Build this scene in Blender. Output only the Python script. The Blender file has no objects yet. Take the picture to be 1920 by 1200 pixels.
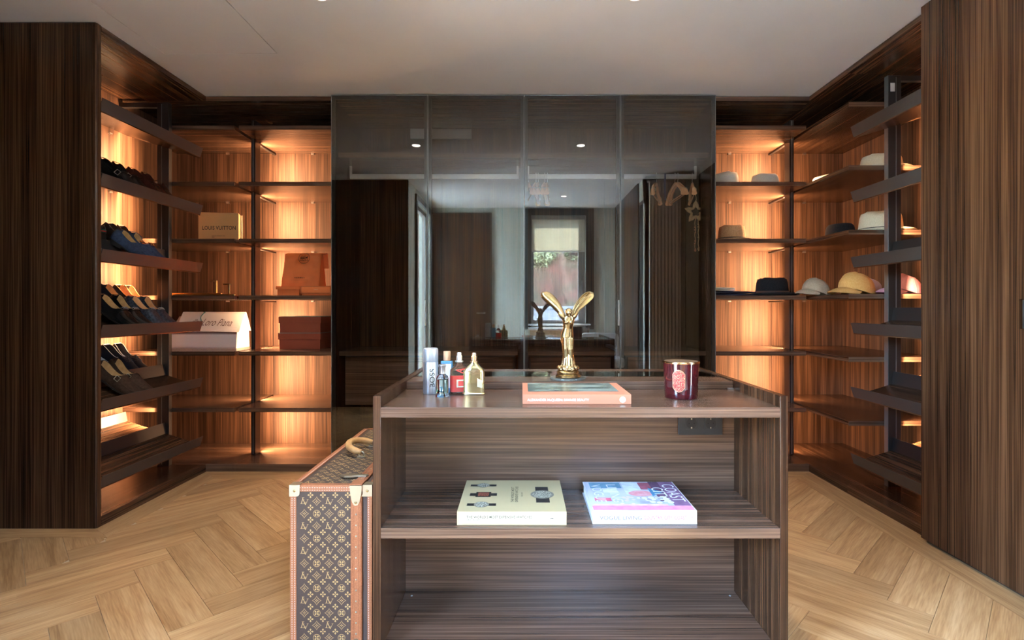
import bpy, bmesh, math, random
from mathutils import Vector, Matrix, noise

random.seed(7)
sc = bpy.context.scene
C = sc.collection
R = math.radians

# ------------------------------------------------------------------ camera
cam_d = bpy.data.cameras.new('camera')
cam = bpy.data.objects.new('camera', cam_d)
C.objects.link(cam)
cam.location = (0, 0, 1.10)
cam.rotation_euler = (R(90), 0, 0)
cam_d.sensor_width = 36
cam_d.lens = 36 * 985 / 1920
cam_d.shift_x = -17 / 1920
cam_d.shift_y = -22 / 1920
cam_d.clip_start = 0.02
sc.camera = cam

# ------------------------------------------------------------------ light, exposure
SKY = 11.0          # sky strength
SUN = 110.0           # sun on the slope outside
LED = 50.0          # watt per shelf light
SPOT = 48.0         # watt per ceiling downlight
sc.view_settings.view_transform = 'Standard'
sc.view_settings.look = 'None'
sc.view_settings.exposure = 1.22
sc.view_settings.gamma = 1.0
sc.view_settings.use_curve_mapping = False
sc.cycles.max_bounces = 10
sc.cycles.diffuse_bounces = 5
sc.cycles.glossy_bounces = 4
sc.cycles.transmission_bounces = 8
sc.cycles.transparent_max_bounces = 16
sc.cycles.caustics_reflective = False
sc.cycles.caustics_refractive = False
sc.cycles.sample_clamp_indirect = 6.0

world = bpy.data.worlds.new('world')
sc.world = world
world.use_nodes = True
wn = world.node_tree
bg = wn.nodes['Background']
sky = wn.nodes.new('ShaderNodeTexSky')
sky.sky_type = 'NISHITA'
sky.sun_disc = False
sky.sun_elevation = R(40)
sky.sun_rotation = R(0)
wn.links.new(sky.outputs[0], bg.inputs[0])
bg.inputs[1].default_value = SKY

sun_d = bpy.data.lights.new('sun', 'SUN')
sun_d.energy = SUN
sun_d.angle = R(0.6)
sun_d.color = (0.84, 0.92, 1.0)
sun = bpy.data.objects.new('sun', sun_d)
C.objects.link(sun)
sun.rotation_euler = Vector((0.10, 0.52, -0.85)).to_track_quat('-Z', 'Y').to_euler()


def portal(loc, direction, sx, sy):
    d = bpy.data.lights.new('window_portal', 'AREA')
    d.shape = 'RECTANGLE'
    d.size, d.size_y = sx, sy
    d.cycles.is_portal = True
    o = bpy.data.objects.new('window_portal', d)
    C.objects.link(o)
    o.location = loc
    o.rotation_euler = Vector(direction).to_track_quat('-Z', 'Y').to_euler()


portal((0.53, -0.66, 1.65), (0, 1, 0), 0.80, 1.56)
portal((-1.45, 0.235, 1.22), (1, 0, 0), 1.0, 2.38)
portal((1.54, 1.15, 1.18), (-1, 0, 0), 0.32, 2.28)


# ------------------------------------------------------------------ geometry helpers (verts, faces)
def gbox(x0, x1, y0, y1, z0, z1):
    v = [(x0, y0, z0), (x1, y0, z0), (x1, y1, z0), (x0, y1, z0),
         (x0, y0, z1), (x1, y0, z1), (x1, y1, z1), (x0, y1, z1)]
    f = [(0, 3, 2, 1), (4, 5, 6, 7), (0, 1, 5, 4), (1, 2, 6, 5), (2, 3, 7, 6), (3, 0, 4, 7)]
    return v, f


def gprism(poly, lo, hi, axis='z'):
    n = len(poly)
    if axis == 'z':
        m = lambda a, b, t: (a, b, t)
    elif axis == 'y':
        m = lambda a, b, t: (a, t, b)
    else:
        m = lambda a, b, t: (t, a, b)
    v = [m(a, b, lo) for a, b in poly] + [m(a, b, hi) for a, b in poly]
    f = [tuple(range(n)), tuple(range(2 * n - 1, n - 1, -1))]
    f += [(i, (i + 1) % n, n + (i + 1) % n, n + i) for i in range(n)]
    return v, f


def gloft(rings, cap0=True, cap1=True, closed=True):
    n = len(rings[0])
    v = [tuple(p) for r in rings for p in r]
    f = []
    for i in range(len(rings) - 1):
        for j in range(n if closed else n - 1):
            k = (j + 1) % n
            f.append((i * n + j, i * n + k, (i + 1) * n + k, (i + 1) * n + j))
    if cap0:
        f.append(tuple(range(n - 1, -1, -1)))
    if cap1:
        f.append(tuple(range((len(rings) - 1) * n, len(rings) * n)))
    return v, f


def glathe(prof, n=32, c=(0, 0, 0), sx=1, sy=1, cap0=True, cap1=True):
    rings = [[(c[0] + r * sx * math.cos(2 * math.pi * j / n), c[1] + r * sy * math.sin(2 * math.pi * j / n), c[2] + z)
              for j in range(n)] for r, z in prof]
    return gloft(rings, cap0, cap1)


def gtube(path, r, n=8, closed=False, caps=True):
    P = [Vector(p) for p in path]
    m = len(P)
    rings = []
    up = None
    for i in range(m):
        if closed:
            t = (P[(i + 1) % m] - P[i - 1]).normalized()
        else:
            t = (P[min(i + 1, m - 1)] - P[max(i - 1, 0)]).normalized()
        if up is None:
            up = Vector((0, 0, 1)) if abs(t.z) < 0.9 else Vector((1, 0, 0))
        a = t.cross(up).normalized()
        b = a.cross(t).normalized()
        up = b
        rr = r[i] if isinstance(r, (list, tuple)) else r
        rings.append([tuple(P[i] + a * rr * math.cos(2 * math.pi * j / n) + b * rr * math.sin(2 * math.pi * j / n)) for j in range(n)])
    if closed:
        rings.append(rings[0])
        return gloft(rings, False, False)
    return gloft(rings, caps, caps)


def gball(c, rx, ry=None, rz=None, n=14, m=9):
    ry = rx if ry is None else ry
    rz = rx if rz is None else rz
    rings = []
    for i in range(m + 1):
        a = math.pi * (0.02 + 0.96 * i / m)
        rings.append([(c[0] + rx * math.sin(a) * math.cos(2 * math.pi * j / n), c[1] + ry * math.sin(a) * math.sin(2 * math.pi * j / n),
                       c[2] - rz * math.cos(a)) for j in range(n)])
    return gloft(rings)


def gjoin(*gs):
    v, f = [], []
    for a, b in gs:
        o = len(v)
        v += list(a)
        f += [tuple(i + o for i in q) for q in b]
    return v, f


def gmove(g, d):
    return [(p[0] + d[0], p[1] + d[1], p[2] + d[2]) for p in g[0]], g[1]


def gmat(g, M):
    return [tuple(M @ Vector(p)) for p in g[0]], g[1]


def gplace(g2, o, ex, ey):
    """2-D geometry ((x, y) verts) placed on a plane."""
    o, ex, ey = Vector(o), Vector(ex), Vector(ey)
    return [tuple(o + ex * p[0] + ey * p[1]) for p in g2[0]], g2[1]


def gring2(outer, inner):
    n = len(outer)
    return list(outer) + list(inner), [(i, (i + 1) % n, n + (i + 1) % n, n + i) for i in range(n)]


def circ(r, n=24, cx=0, cy=0, sx=1, sy=1):
    return [(cx + r * sx * math.cos(2 * math.pi * i / n), cy + r * sy * math.sin(2 * math.pi * i / n)) for i in range(n)]


def gdisc2(r, n=24, cx=0, cy=0, sx=1, sy=1):
    return circ(r, n, cx, cy, sx, sy), [tuple(range(n))]


def grect2(x0, x1, y0, y1):
    return [(x0, y0), (x1, y0), (x1, y1), (x0, y1)], [(0, 1, 2, 3)]


def make_mesh(name, geo, smooth=False, bevel=0.0, seg=1, flat=False, weld=False):
    me = bpy.data.meshes.new(name)
    me.from_pydata([tuple(p) for p in geo[0]], [], geo[1])
    bm = bmesh.new()
    bm.from_mesh(me)
    if weld:
        bmesh.ops.remove_doubles(bm, verts=bm.verts, dist=1e-5)
    if not flat:
        bmesh.ops.recalc_face_normals(bm, faces=bm.faces)
    if bevel:
        bmesh.ops.bevel(bm, geom=list(bm.edges), offset=bevel, segments=seg, profile=0.5, affect='EDGES', clamp_overlap=True)
    bm.to_mesh(me)
    bm.free()
    if smooth:
        for p in me.polygons:
            p.use_smooth = True
        if smooth != 'all':
            try:
                me.set_sharp_from_angle(angle=R(smooth if smooth is not True else 40))
            except Exception:
                pass
    me.update()
    return me


def thing(name, label, cat, loc=(0, 0, 0), rot=(0, 0, 0), group=None):
    o = bpy.data.objects.new(name, None)
    o.empty_display_size = 0.05
    C.objects.link(o)
    o.location = loc
    o.rotation_euler = rot
    o['label'] = label
    o['category'] = cat
    if group:
        o['group'] = group
    return o


def base_of(o):
    p = Vector((0, 0, 0))
    while o is not None:
        p += o.location
        o = o.parent
    return p


def part(name, geo, mat, parent=None, world=False, label=None, kind=None, **kw):
    if world and parent is not None:
        b = base_of(parent)
        geo = gmove(geo, -b)
    me = make_mesh(name, geo, **kw)
    o = bpy.data.objects.new(name, me)
    C.objects.link(o)
    if mat is not None:
        me.materials.append(mat)
    if parent is not None:
        o.parent = parent
    if label:
        o['label'] = label
    if kind:
        o['kind'] = kind
    return o


def single(name, label, cat, geo, mat, loc=(0, 0, 0), rot=(0, 0, 0), group=None, **kw):
    o = part(name, geo, mat, None, **kw)
    o.location = loc
    o.rotation_euler = rot
    o['label'] = label
    o['category'] = cat
    if group:
        o['group'] = group
    return o


def struct(name, geo, mat, **kw):
    return part(name, geo, mat, None, kind='structure', **kw)


def text2(s, width=None, height=None, shear=0.0, spacing=1.0, bold=0.0):
    """Lettering as flat 2-D geometry, centred on its middle."""
    cu = bpy.data.curves.new('lettering', 'FONT')
    cu.body = s
    cu.size = 1.0
    cu.shear = shear
    cu.space_character = spacing
    cu.offset = bold
    cu.resolution_u = 3
    o = bpy.data.objects.new('lettering', cu)
    C.objects.link(o)
    dg = bpy.context.evaluated_depsgraph_get()
    dg.update()
    me = bpy.data.meshes.new_from_object(o.evaluated_get(dg))
    v = [(p.co.x, p.co.y) for p in me.vertices]
    f = [tuple(p.vertices) for p in me.polygons]
    bpy.data.objects.remove(o)
    bpy.data.curves.remove(cu)
    bpy.data.meshes.remove(me)
    xs = [p[0] for p in v]
    ys = [p[1] for p in v]
    w, h = max(xs) - min(xs), max(ys) - min(ys)
    cx, cy = (max(xs) + min(xs)) / 2, (max(ys) + min(ys)) / 2
    if width and height:
        sx, sy = width / w, height / h
    elif width:
        sx = sy = width / w
    else:
        sx = sy = height / h
    return [((x - cx) * sx, (y - cy) * sy) for x, y in v], f


def lerp_tab(tab, t):
    for i in range(len(tab) - 1):
        a, b = tab[i], tab[i + 1]
        if t <= b[0]:
            k = (t - a[0]) / (b[0] - a[0])
            k = max(0, min(1, k))
            return a[1] + (b[1] - a[1]) * k
    return tab[-1][1]


def smooth_tab(tab, t):
    for i in range(len(tab) - 1):
        a, b = tab[i], tab[i + 1]
        if t <= b[0]:
            k = max(0, min(1, (t - a[0]) / (b[0] - a[0])))
            p0 = tab[max(i - 1, 0)]
            p3 = tab[min(i + 2, len(tab) - 1)]
            m1 = (b[1] - p0[1]) / max(1e-6, b[0] - p0[0]) * (b[0] - a[0])
            m2 = (p3[1] - a[1]) / max(1e-6, p3[0] - a[0]) * (b[0] - a[0])
            k2, k3 = k * k, k * k * k
            return (2 * k3 - 3 * k2 + 1) * a[1] + (k3 - 2 * k2 + k) * m1 + (-2 * k3 + 3 * k2) * b[1] + (k3 - k2) * m2
    return tab[-1][1]


# ------------------------------------------------------------------ materials
def principled(name, col, rough=0.5, metal=0.0, spec=0.5, coat=0.0, trans=0.0, ior=1.45, sheen=0.0, emit=None, emit_s=0.0):
    m = bpy.data.materials.new(name)
    m.use_nodes = True
    b = m.node_tree.nodes['Principled BSDF']
    b.inputs['Base Color'].default_value = (*col, 1)
    b.inputs['Roughness'].default_value = rough
    b.inputs['Metallic'].default_value = metal
    b.inputs['Specular IOR Level'].default_value = spec
    b.inputs['Coat Weight'].default_value = coat
    b.inputs['Coat Roughness'].default_value = 0.05
    b.inputs['Transmission Weight'].default_value = trans
    b.inputs['IOR'].default_value = ior
    b.inputs['Sheen Weight'].default_value = sheen
    if emit:
        b.inputs['Emission Color'].default_value = (*emit, 1)
        b.inputs['Emission Strength'].default_value = emit_s
    return m


def ramp(nt, stops):
    r = nt.nodes.new('ShaderNodeValToRGB')
    e = r.color_ramp.elements
    while len(e) < len(stops):
        e.new(0.5)
    for i, (p, c) in enumerate(stops):
        e[i].position = p
        e[i].color = (*c, 1)
    return r


def wood(name, axis, dark, mid, light, rough=0.27, spec=0.75, per_object=False, bands=26, fine=190, warp=0.15, along=0.010, fine_w=0.5):
    m = principled(name, mid, rough, spec=spec)
    nt = m.node_tree
    b = nt.nodes['Principled BSDF']
    tc = nt.nodes.new('ShaderNodeTexCoord')
    mp = nt.nodes.new('ShaderNodeMapping')
    s = [1.0, 1.0, 1.0]
    s['xyz'.index(axis)] = along
    mp.inputs['Scale'].default_value = s
    nt.links.new(tc.outputs['Object'], mp.inputs['Vector'])
    vec = mp.outputs['Vector']
    oi = None
    if per_object:
        oi = nt.nodes.new('ShaderNodeObjectInfo')
        sc_ = nt.nodes.new('ShaderNodeVectorMath')
        sc_.operation = 'SCALE'
        sc_.inputs[0].default_value = (37.0, 53.0, 71.0)
        nt.links.new(oi.outputs['Random'], sc_.inputs['Scale'])
        ad = nt.nodes.new('ShaderNodeVectorMath')
        ad.operation = 'ADD'
        nt.links.new(vec, ad.inputs[0])
        nt.links.new(sc_.outputs[0], ad.inputs[1])
        vec = ad.outputs[0]
    n1 = nt.nodes.new('ShaderNodeTexNoise')
    n1.inputs['Scale'].default_value = bands
    n1.inputs['Detail'].default_value = 3
    n1.inputs['Roughness'].default_value = 0.6
    n1.inputs['Distortion'].default_value = warp
    nt.links.new(vec, n1.inputs['Vector'])
    n2 = nt.nodes.new('ShaderNodeTexNoise')
    n2.inputs['Scale'].default_value = fine
    n2.inputs['Detail'].default_value = 2
    nt.links.new(vec, n2.inputs['Vector'])
    mx = nt.nodes.new('ShaderNodeMix')
    mx.data_type = 'FLOAT'
    mx.inputs[0].default_value = fine_w
    nt.links.new(n1.outputs['Fac'], mx.inputs[2])
    nt.links.new(n2.outputs['Fac'], mx.inputs[3])
    rp = ramp(nt, [(0.36, dark), (0.49, mid), (0.64, light)])
    nt.links.new(mx.outputs[0], rp.inputs[0])
    out = rp.outputs[0]
    if per_object:
        hsv = nt.nodes.new('ShaderNodeHueSaturation')
        mr = nt.nodes.new('ShaderNodeMapRange')
        mr.inputs['To Min'].default_value = 0.80
        mr.inputs['To Max'].default_value = 1.14
        nt.links.new(oi.outputs['Random'], mr.inputs['Value'])
        nt.links.new(mr.outputs[0], hsv.inputs['Value'])
        nt.links.new(out, hsv.inputs['Color'])
        out = hsv.outputs[0]
    nt.links.new(out, b.inputs['Base Color'])
    return m


def speckle(name, c1, c2, scale=60, rough=0.8, spec=0.3, bump=0.0, stretch=(1, 1, 1), detail=3, metal=0.0, sheen=0.0, lo=0.35, hi=0.65):
    m = principled(name, c1, rough, spec=spec, metal=metal, sheen=sheen)
    nt = m.node_tree
    b = nt.nodes['Principled BSDF']
    tc = nt.nodes.new('ShaderNodeTexCoord')
    mp = nt.nodes.new('ShaderNodeMapping')
    mp.inputs['Scale'].default_value = stretch
    nt.links.new(tc.outputs['Object'], mp.inputs['Vector'])
    n = nt.nodes.new('ShaderNodeTexNoise')
    n.inputs['Scale'].default_value = scale
    n.inputs['Detail'].default_value = detail
    nt.links.new(mp.outputs[0], n.inputs['Vector'])
    rp = ramp(nt, [(lo, c1), (hi, c2)])
    nt.links.new(n.outputs['Fac'], rp.inputs[0])
    nt.links.new(rp.outputs[0], b.inputs['Base Color'])
    if bump:
        bp = nt.nodes.new('ShaderNodeBump')
        bp.inputs['Strength'].default_value = bump
        bp.inputs['Distance'].default_value = 0.004
        nt.links.new(n.outputs['Fac'], bp.inputs['Height'])
        nt.links.new(bp.outputs[0], b.inputs['Normal'])
    return m


def pane_mat(name, tint, r0):
    m = bpy.data.materials.new(name)
    m.use_nodes = True
    nt = m.node_tree
    nt.nodes.remove(nt.nodes['Principled BSDF'])
    tr = nt.nodes.new('ShaderNodeBsdfTransparent')
    tr.inputs[0].default_value = (*tint, 1)
    gl = nt.nodes.new('ShaderNodeBsdfGlossy')
    gl.inputs['Roughness'].default_value = 0.0
    gl.inputs[0].default_value = (0.95, 0.97, 0.95, 1)
    lw = nt.nodes.new('ShaderNodeLayerWeight')
    lw.inputs['Blend'].default_value = 0.5
    pw = nt.nodes.new('ShaderNodeMath')
    pw.operation = 'POWER'
    pw.inputs[1].default_value = 5.0
    nt.links.new(lw.outputs['Facing'], pw.inputs[0])
    fr = nt.nodes.new('ShaderNodeMath')
    fr.operation = 'MULTIPLY_ADD'
    fr.inputs[1].default_value = 1.0 - r0
    fr.inputs[2].default_value = r0
    nt.links.new(pw.outputs[0], fr.inputs[0])
    mx = nt.nodes.new('ShaderNodeMixShader')
    nt.links.new(fr.outputs[0], mx.inputs[0])
    nt.links.new(tr.outputs[0], mx.inputs[1])
    nt.links.new(gl.outputs[0], mx.inputs[2])
    nt.links.new(mx.outputs[0], nt.nodes['Material Output'].inputs['Surface'])
    return m


WD, WM, WL = (0.018, 0.0082, 0.0046), (0.058, 0.0272, 0.0145), (0.135, 0.068, 0.037)
W_X = wood('walnut_grain_x_lit', 'x', (0.042, 0.0220, 0.0140), (0.088, 0.0470, 0.0295), (0.172, 0.098, 0.062), spec=0.65)  # same walnut, colour lightened for the daylight on island and shelf edges
W_Y = wood('walnut_grain_y', 'y', WD, WM, WL, spec=0.35)
W_Z = wood('walnut_grain_z_shaded', 'z', (0.015, 0.0066, 0.0034), (0.043, 0.0185, 0.0090), (0.098, 0.0455, 0.0225), spec=0.26)  # same walnut, colour darkened for the shade on end panel and tall cabinet
W_ZM = wood('matt_walnut_grain_z', 'z', WD, WM, WL, rough=0.55, spec=0.25)
OAK = wood('oak_plank', 'x', (0.35, 0.182, 0.076), (0.48, 0.278, 0.124), (0.60, 0.378, 0.190), rough=0.42, spec=0.35,
           per_object=True, bands=16, fine=190, warp=1.2, along=0.055, fine_w=0.4)
JOINT = principled('oak_joint', (0.60, 0.46, 0.31), 0.7)
PLASTER = speckle('ceiling_plaster', (0.83, 0.835, 0.83), (0.87, 0.875, 0.87), scale=2.2, rough=0.85, detail=5)
GROOVE = principled('ceiling_groove', (0.10, 0.09, 0.085), 0.9)
WALLPAPER = speckle('green_grey_wallpaper', (0.56, 0.59, 0.52), (0.63, 0.66, 0.59), scale=160, rough=0.85, stretch=(1, 1, 0.08))
BRONZE = principled('bronze_metal', (0.085, 0.072, 0.064), 0.42, metal=0.55, spec=0.4)
BRONZE_D = principled('dark_bronze_metal', (0.040, 0.035, 0.033), 0.40, metal=0.4, spec=0.4)
SLOT = principled('post_slot_metal', (0.32, 0.35, 0.36), 0.35, metal=0.8)
FRAME = principled('door_frame_metal', (0.035, 0.034, 0.035), 0.38, metal=0.6)
CHROME = principled('brushed_steel', (0.72, 0.73, 0.74), 0.28, metal=1.0)
RAILM = principled('rail_aluminium', (0.62, 0.64, 0.64), 0.35, metal=0.7)
BRASS = principled('polished_brass', (0.46, 0.33, 0.16), 0.25, metal=1.0)
PALEBRASS = principled('worn_pale_brass', (0.50, 0.45, 0.34), 0.40, metal=1.0)
SMOKE = pane_mat('smoked_glass', (0.90, 0.905, 0.90), 0.088)
CLEAR = pane_mat('window_glass', (0.96, 0.975, 0.97), 0.03)
TOPGLASS = pane_mat('tinted_table_glass', (0.5, 0.52, 0.51), 0.14)
WHITE = principled('white_card', (0.80, 0.79, 0.77), 0.6)
INK = principled('black_ink', (0.010, 0.009, 0.009), 0.55)
DARK = principled('black_recess', (0.006, 0.006, 0.006), 0.8)


def glow(name, col, s):
    m = bpy.data.materials.new(name)
    m.use_nodes = True
    nt = m.node_tree
    nt.nodes.remove(nt.nodes['Principled BSDF'])
    e = nt.nodes.new('ShaderNodeEmission')
    e.inputs[0].default_value = (*col, 1)
    e.inputs[1].default_value = s
    nt.links.new(e.outputs[0], nt.nodes['Material Output'].inputs['Surface'])
    return m


WARM = (1.0, 0.565, 0.29)
LEDM = glow('warm_led', (1.0, 0.66, 0.38), 4.0)
LENSM = glow('downlight_lens', (1.0, 0.93, 0.84), 14.0)


def area_light(parent, loc, direction, w, h, watt, col=WARM, spread=168):
    d = bpy.data.lights.new('led_light', 'AREA')
    d.shape = 'RECTANGLE'
    d.size, d.size_y = w, h
    d.energy = watt
    d.spread = R(spread)
    d.color = col
    o = bpy.data.objects.new('led_light', d)
    C.objects.link(o)
    o.rotation_euler = Vector(direction).to_track_quat('-Z', 'Y').to_euler()
    o.location = Vector(loc) - base_of(parent)
    o.parent = parent
    return o


# ================================================================== THE SETTING
CEIL = 2.530
struct('wall_back', gbox(-2.9, 2.75, 4.15, 4.30, -0.05, 2.60), WALLPAPER)
wl = struct('wall_left', gbox(-2.9, -2.75, 1.0, 4.15, -0.05, 2.60), WALLPAPER)
for k in range(3):
    y0 = 1.152 + k * 0.489
    part('wall_panel', gbox(-2.75, -2.73, y0, y0 + 0.487, 0.0, 2.53), W_Z, wl)
struct('wall_right', gbox(2.60, 2.75, 1.20, 4.15, -0.05, 2.60), WALLPAPER)
wr = struct('wall_rear_left', gbox(-2.75, -1.26, 1.0, 1.13, -0.05, 2.60), WALLPAPER)
for k in range(3):
    x0 = -2.75 + k * 0.497
    part('wall_panel', gbox(x0 + 0.001, x0 + 0.495, 1.13, 1.15, 0.0, 2.53), W_Z, wr)
wrr = struct('wall_rear_right', gbox(1.35, 2.60, 1.20, 1.33, -0.05, 2.60), WALLPAPER)

# passage behind the camera: left wall with a tall window, rear wall with a window, right wall with a glazed door
struct('wall_passage_left', gjoin(gbox(-1.41, -1.26, -0.62, -0.25, -0.05, 2.60), gbox(-1.41, -1.26, 0.72, 1.0, -0.05, 2.60),
                                  gbox(-1.41, -1.26, -0.25, 0.72, 2.40, 2.60), gbox(-1.41, -1.26, -0.25, 0.72, -0.05, 0.04)), WALLPAPER)
struct('wall_rear', gjoin(gbox(-1.26, 0.145, -0.62, -0.47, -0.05, 2.60), gbox(0.92, 1.35, -0.62, -0.47, -0.05, 2.60),
                          gbox(0.145, 0.92, -0.62, -0.47, 2.42, 2.60), gbox(0.145, 0.92, -0.62, -0.47, -0.05, 0.88)), WALLPAPER)
wpr = struct('wall_passage_right', gjoin(gbox(1.35, 1.50, -0.62, 1.0, -0.05, 2.60), gbox(1.35, 1.50, 1.0, 1.30, 2.30, 2.60),
                                         gbox(1.35, 1.50, 1.0, 1.30, -0.05, 0.04), gbox(1.35, 1.50, 1.30, 1.33, -0.05, 2.60)), WALLPAPER)
for k in range(3):
    y0 = -0.46 + k * 0.487
    part('wall_panel', gbox(1.335, 1.35, y0, y0 + 0.484, 0.0, 2.53), W_Z, wpr)

# ceiling with the groove of an access panel
cl = struct('ceiling', gjoin(gbox(-2.9, 2.75, 2.953, 4.3, CEIL, 2.70), gbox(-1.367, 2.75, 1.0, 2.953, CEIL, 2.70), gbox(-1.41, 1.5, -0.62, 1.0, CEIL, 2.70),
                             gbox(-2.9, -2.005, 1.0, 2.953, CEIL, 2.70), gbox(-2.005, -1.367, 1.0, 1.297, CEIL, 2.70),
                             gbox(-2.9, 2.75, 1.0, 4.3, 2.61, 2.75), gbox(-1.41, 1.5, -0.62, 1.0, 2.531, 2.75)), PLASTER)
part('access_panel', gbox(-2.002, -1.373, 1.3, 2.948, CEIL + 0.0005, 2.60), PLASTER, cl)
part('groove_backing', gbox(-2.01, -1.36, 1.2, 2.96, 2.545, 2.56), GROOVE, cl)

# floor: herringbone oak, each plank its own piece
fl = struct('floor', gbox(-2.9, 2.75, -0.62, 4.3, -0.10, -0.004), JOINT)
PW, PL_ = 0.1414, 0.608
PITCH = PL_ / math.sqrt(2)
ga = Vector((1, 1)) / math.sqrt(2)
gb = Vector((1, -1)) / math.sqrt(2)


def clip(poly, nx, ny, d):
    """keep nx*x + ny*y <= d"""
    out = []
    for i in range(len(poly)):
        p, q = poly[i], poly[(i + 1) % len(poly)]
        sp, sq = nx * p[0] + ny * p[1] - d, nx * q[0] + ny * q[1] - d
        if sp <= 0:
            out.append(p)
        if sp * sq < 0:
            t = sp / (sp - sq)
            out.append((p[0] + (q[0] - p[0]) * t, p[1] + (q[1] - p[1]) * t))
    return out


def area2(p):
    return abs(sum(p[i][0] * p[(i + 1) % len(p)][1] - p[(i + 1) % len(p)][0] * p[i][1] for i in range(len(p)))) / 2 if len(p) > 2 else 0


def lay(poly, ang):
    if area2(poly) < 0.0012:
        return
    cx = sum(p[0] for p in poly) / len(poly)
    cy = sum(p[1] for p in poly) / len(poly)
    ca, sa = math.cos(-ang), math.sin(-ang)
    loc = [((x - cx) * ca - (y - cy) * sa, (x - cx) * sa + (y - cy) * ca) for x, y in poly]
    o = part('plank', gprism(loc, -0.006, 0.0), OAK, fl)
    o.location = (cx, cy, 0)
    o.rotation_euler = (0, 0, ang)


def quad(p0, e, l, n, w):
    g = 0.0008
    a = p0 + e * g + n * g
    return [tuple(a), tuple(a + e * (l - 2 * g)), tuple(a + e * (l - 2 * g) + n * (w - 2 * g)), tuple(a + n * (w - 2 * g))]


BX0, BX1, BY1, BYL = -1.985, 1.780, 3.390, 2.522
for k in range(-2, 6):
    sx = -1.63 + 2 * PITCH * k
    for i in range(-8, 26):
        y = 0.01 + 0.2 * i
        for kind in (0, 1):
            p0 = Vector((sx, y))
            if kind == 0:
                q, ang = quad(p0, gb, PL_, ga, PW), R(-45)
            else:
                q, ang = quad(p0 - ga * PL_, ga, PL_, gb, PW), R(45)
            for c in ((1, 0, BX1), (-1, 0, 2.75), (0, 1, BY1), (0, -1, 0.46)):
                q = clip(q, *c)
                if not q:
                    break
            if not q or len(q) < 3:
                continue
            if all(p[1] < 1.15 and not (-1.26 < p[0] < 1.35) for p in q):
                continue
            hit = clip(clip(q, 1, 0, BX0), 0, -1, -BYL)
            if area2(hit) > 1e-5:
                a_ = clip(q, -1, 0, -BX0)
                b_ = clip(clip(q, 1, 0, BX0), 0, 1, BYL)
                for r_ in (a_, b_):
                    if area2(r_) > 1e-5:
                        lay(r_, ang)
            else:
                lay(q, ang)
for poly, ang in (([(-2.12, 3.54), (1.94, 3.54), (1.7815, 3.3915), (-1.9835, 3.3915)], 0),
                  ([(-2.12, 2.62), (-2.12, 3.54), (-1.9865, 3.39), (-1.9865, 2.5235)], R(90)),
                  ([(-2.75, 2.62), (-2.1215, 2.62), (-1.988, 2.5235), (-2.75, 2.5235)], 0),
                  ([(1.94, 3.54), (1.94, 2.3), (1.7815, 2.3), (1.7815, 3.39)], R(90)),
                  ([(1.94, 2.2985), (1.94, 1.33), (1.7815, 1.33), (1.7815, 2.2985)], R(90))):
    lay(poly, ang)

# windows, door and the outside
MULL = principled('dark_window_frame', (0.022, 0.018, 0.016), 0.4)
GREYF = principled('grey_window_profile', (0.30, 0.28, 0.26), 0.4, metal=0.5)
SILLM = principled('white_sill', (0.78, 0.77, 0.74), 0.4)
w1 = struct('window_1', gjoin(gbox(0.053, 0.145, -0.47, -0.445, 0.80, 2.515), gbox(0.92, 1.034, -0.47, -0.445, 0.80, 2.515),
                              gbox(0.145, 0.92, -0.47, -0.445, 2.42, 2.515)), MULL)
part('window_frame', gjoin(gbox(0.145, 0.18, -0.58, -0.52, 0.88, 2.42), gbox(0.82, 0.92, -0.58, -0.52, 0.88, 2.42),
                           gbox(0.18, 0.82, -0.58, -0.52, 2.37, 2.42), gbox(0.18, 0.82, -0.58, -0.52, 0.88, 0.93)), GREYF, w1)
part('pane', gbox(0.18, 0.82, -0.555, -0.549, 0.93, 2.37), CLEAR, w1)
part('window_handle', gjoin(gbox(0.865, 0.88, -0.52, -0.50, 1.30, 1.36), gbox(0.867, 0.878, -0.505, -0.49, 1.33, 1.50)), CHROME, w1)
BLIND = speckle('cream_blind', (0.72, 0.68, 0.58), (0.77, 0.73, 0.63), scale=200, rough=0.9)
nb = BLIND.node_tree
tb_ = nb.nodes.new('ShaderNodeBsdfTranslucent')
tb_.inputs[0].default_value = (0.80, 0.74, 0.60, 1)
mb_ = nb.nodes.new('ShaderNodeMixShader')
mb_.inputs[0].default_value = 0.35
nb.links.new(nb.nodes['Principled BSDF'].outputs[0], mb_.inputs[1])
nb.links.new(tb_.outputs[0], mb_.inputs[2])
nb.links.new(mb_.outputs[0], nb.nodes['Material Output'].inputs['Surface'])
bl = part('roller_blind', gbox(0.155, 0.91, -0.512, -0.509, 1.92, 2.40), BLIND, w1)
part('blind_bottom_bar', gbox(0.155, 0.91, -0.517, -0.504, 1.906, 1.925), SILLM, bl)
part('blind_cassette', gbox(0.15, 0.915, -0.53, -0.475, 2.37, 2.418), GREYF, bl)
part('window_sill', gbox(0.10, 0.98, -0.56, -0.40, 0.855, 0.88), SILLM, w1, bevel=0.004)

w2 = struct('window_2', gjoin(gbox(-1.26, -1.235, -0.31, -0.25, 0.0, 2.46), gbox(-1.26, -1.235, 0.72, 0.785, 0.0, 2.46),
                              gbox(-1.26, -1.235, -0.25, 0.72, 2.40, 2.46)), MULL)
part('window_frame', gjoin(gbox(-1.36, -1.31, -0.25, -0.20, 0.04, 2.40), gbox(-1.36, -1.31, 0.67, 0.72, 0.04, 2.40),
                           gbox(-1.36, -1.31, -0.20, 0.67, 2.35, 2.40), gbox(-1.36, -1.31, -0.20, 0.67, 0.04, 0.10)), GREYF, w2)
part('pane', gbox(-1.338, -1.332, -0.20, 0.67, 0.10, 2.35), CLEAR, w2)

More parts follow.
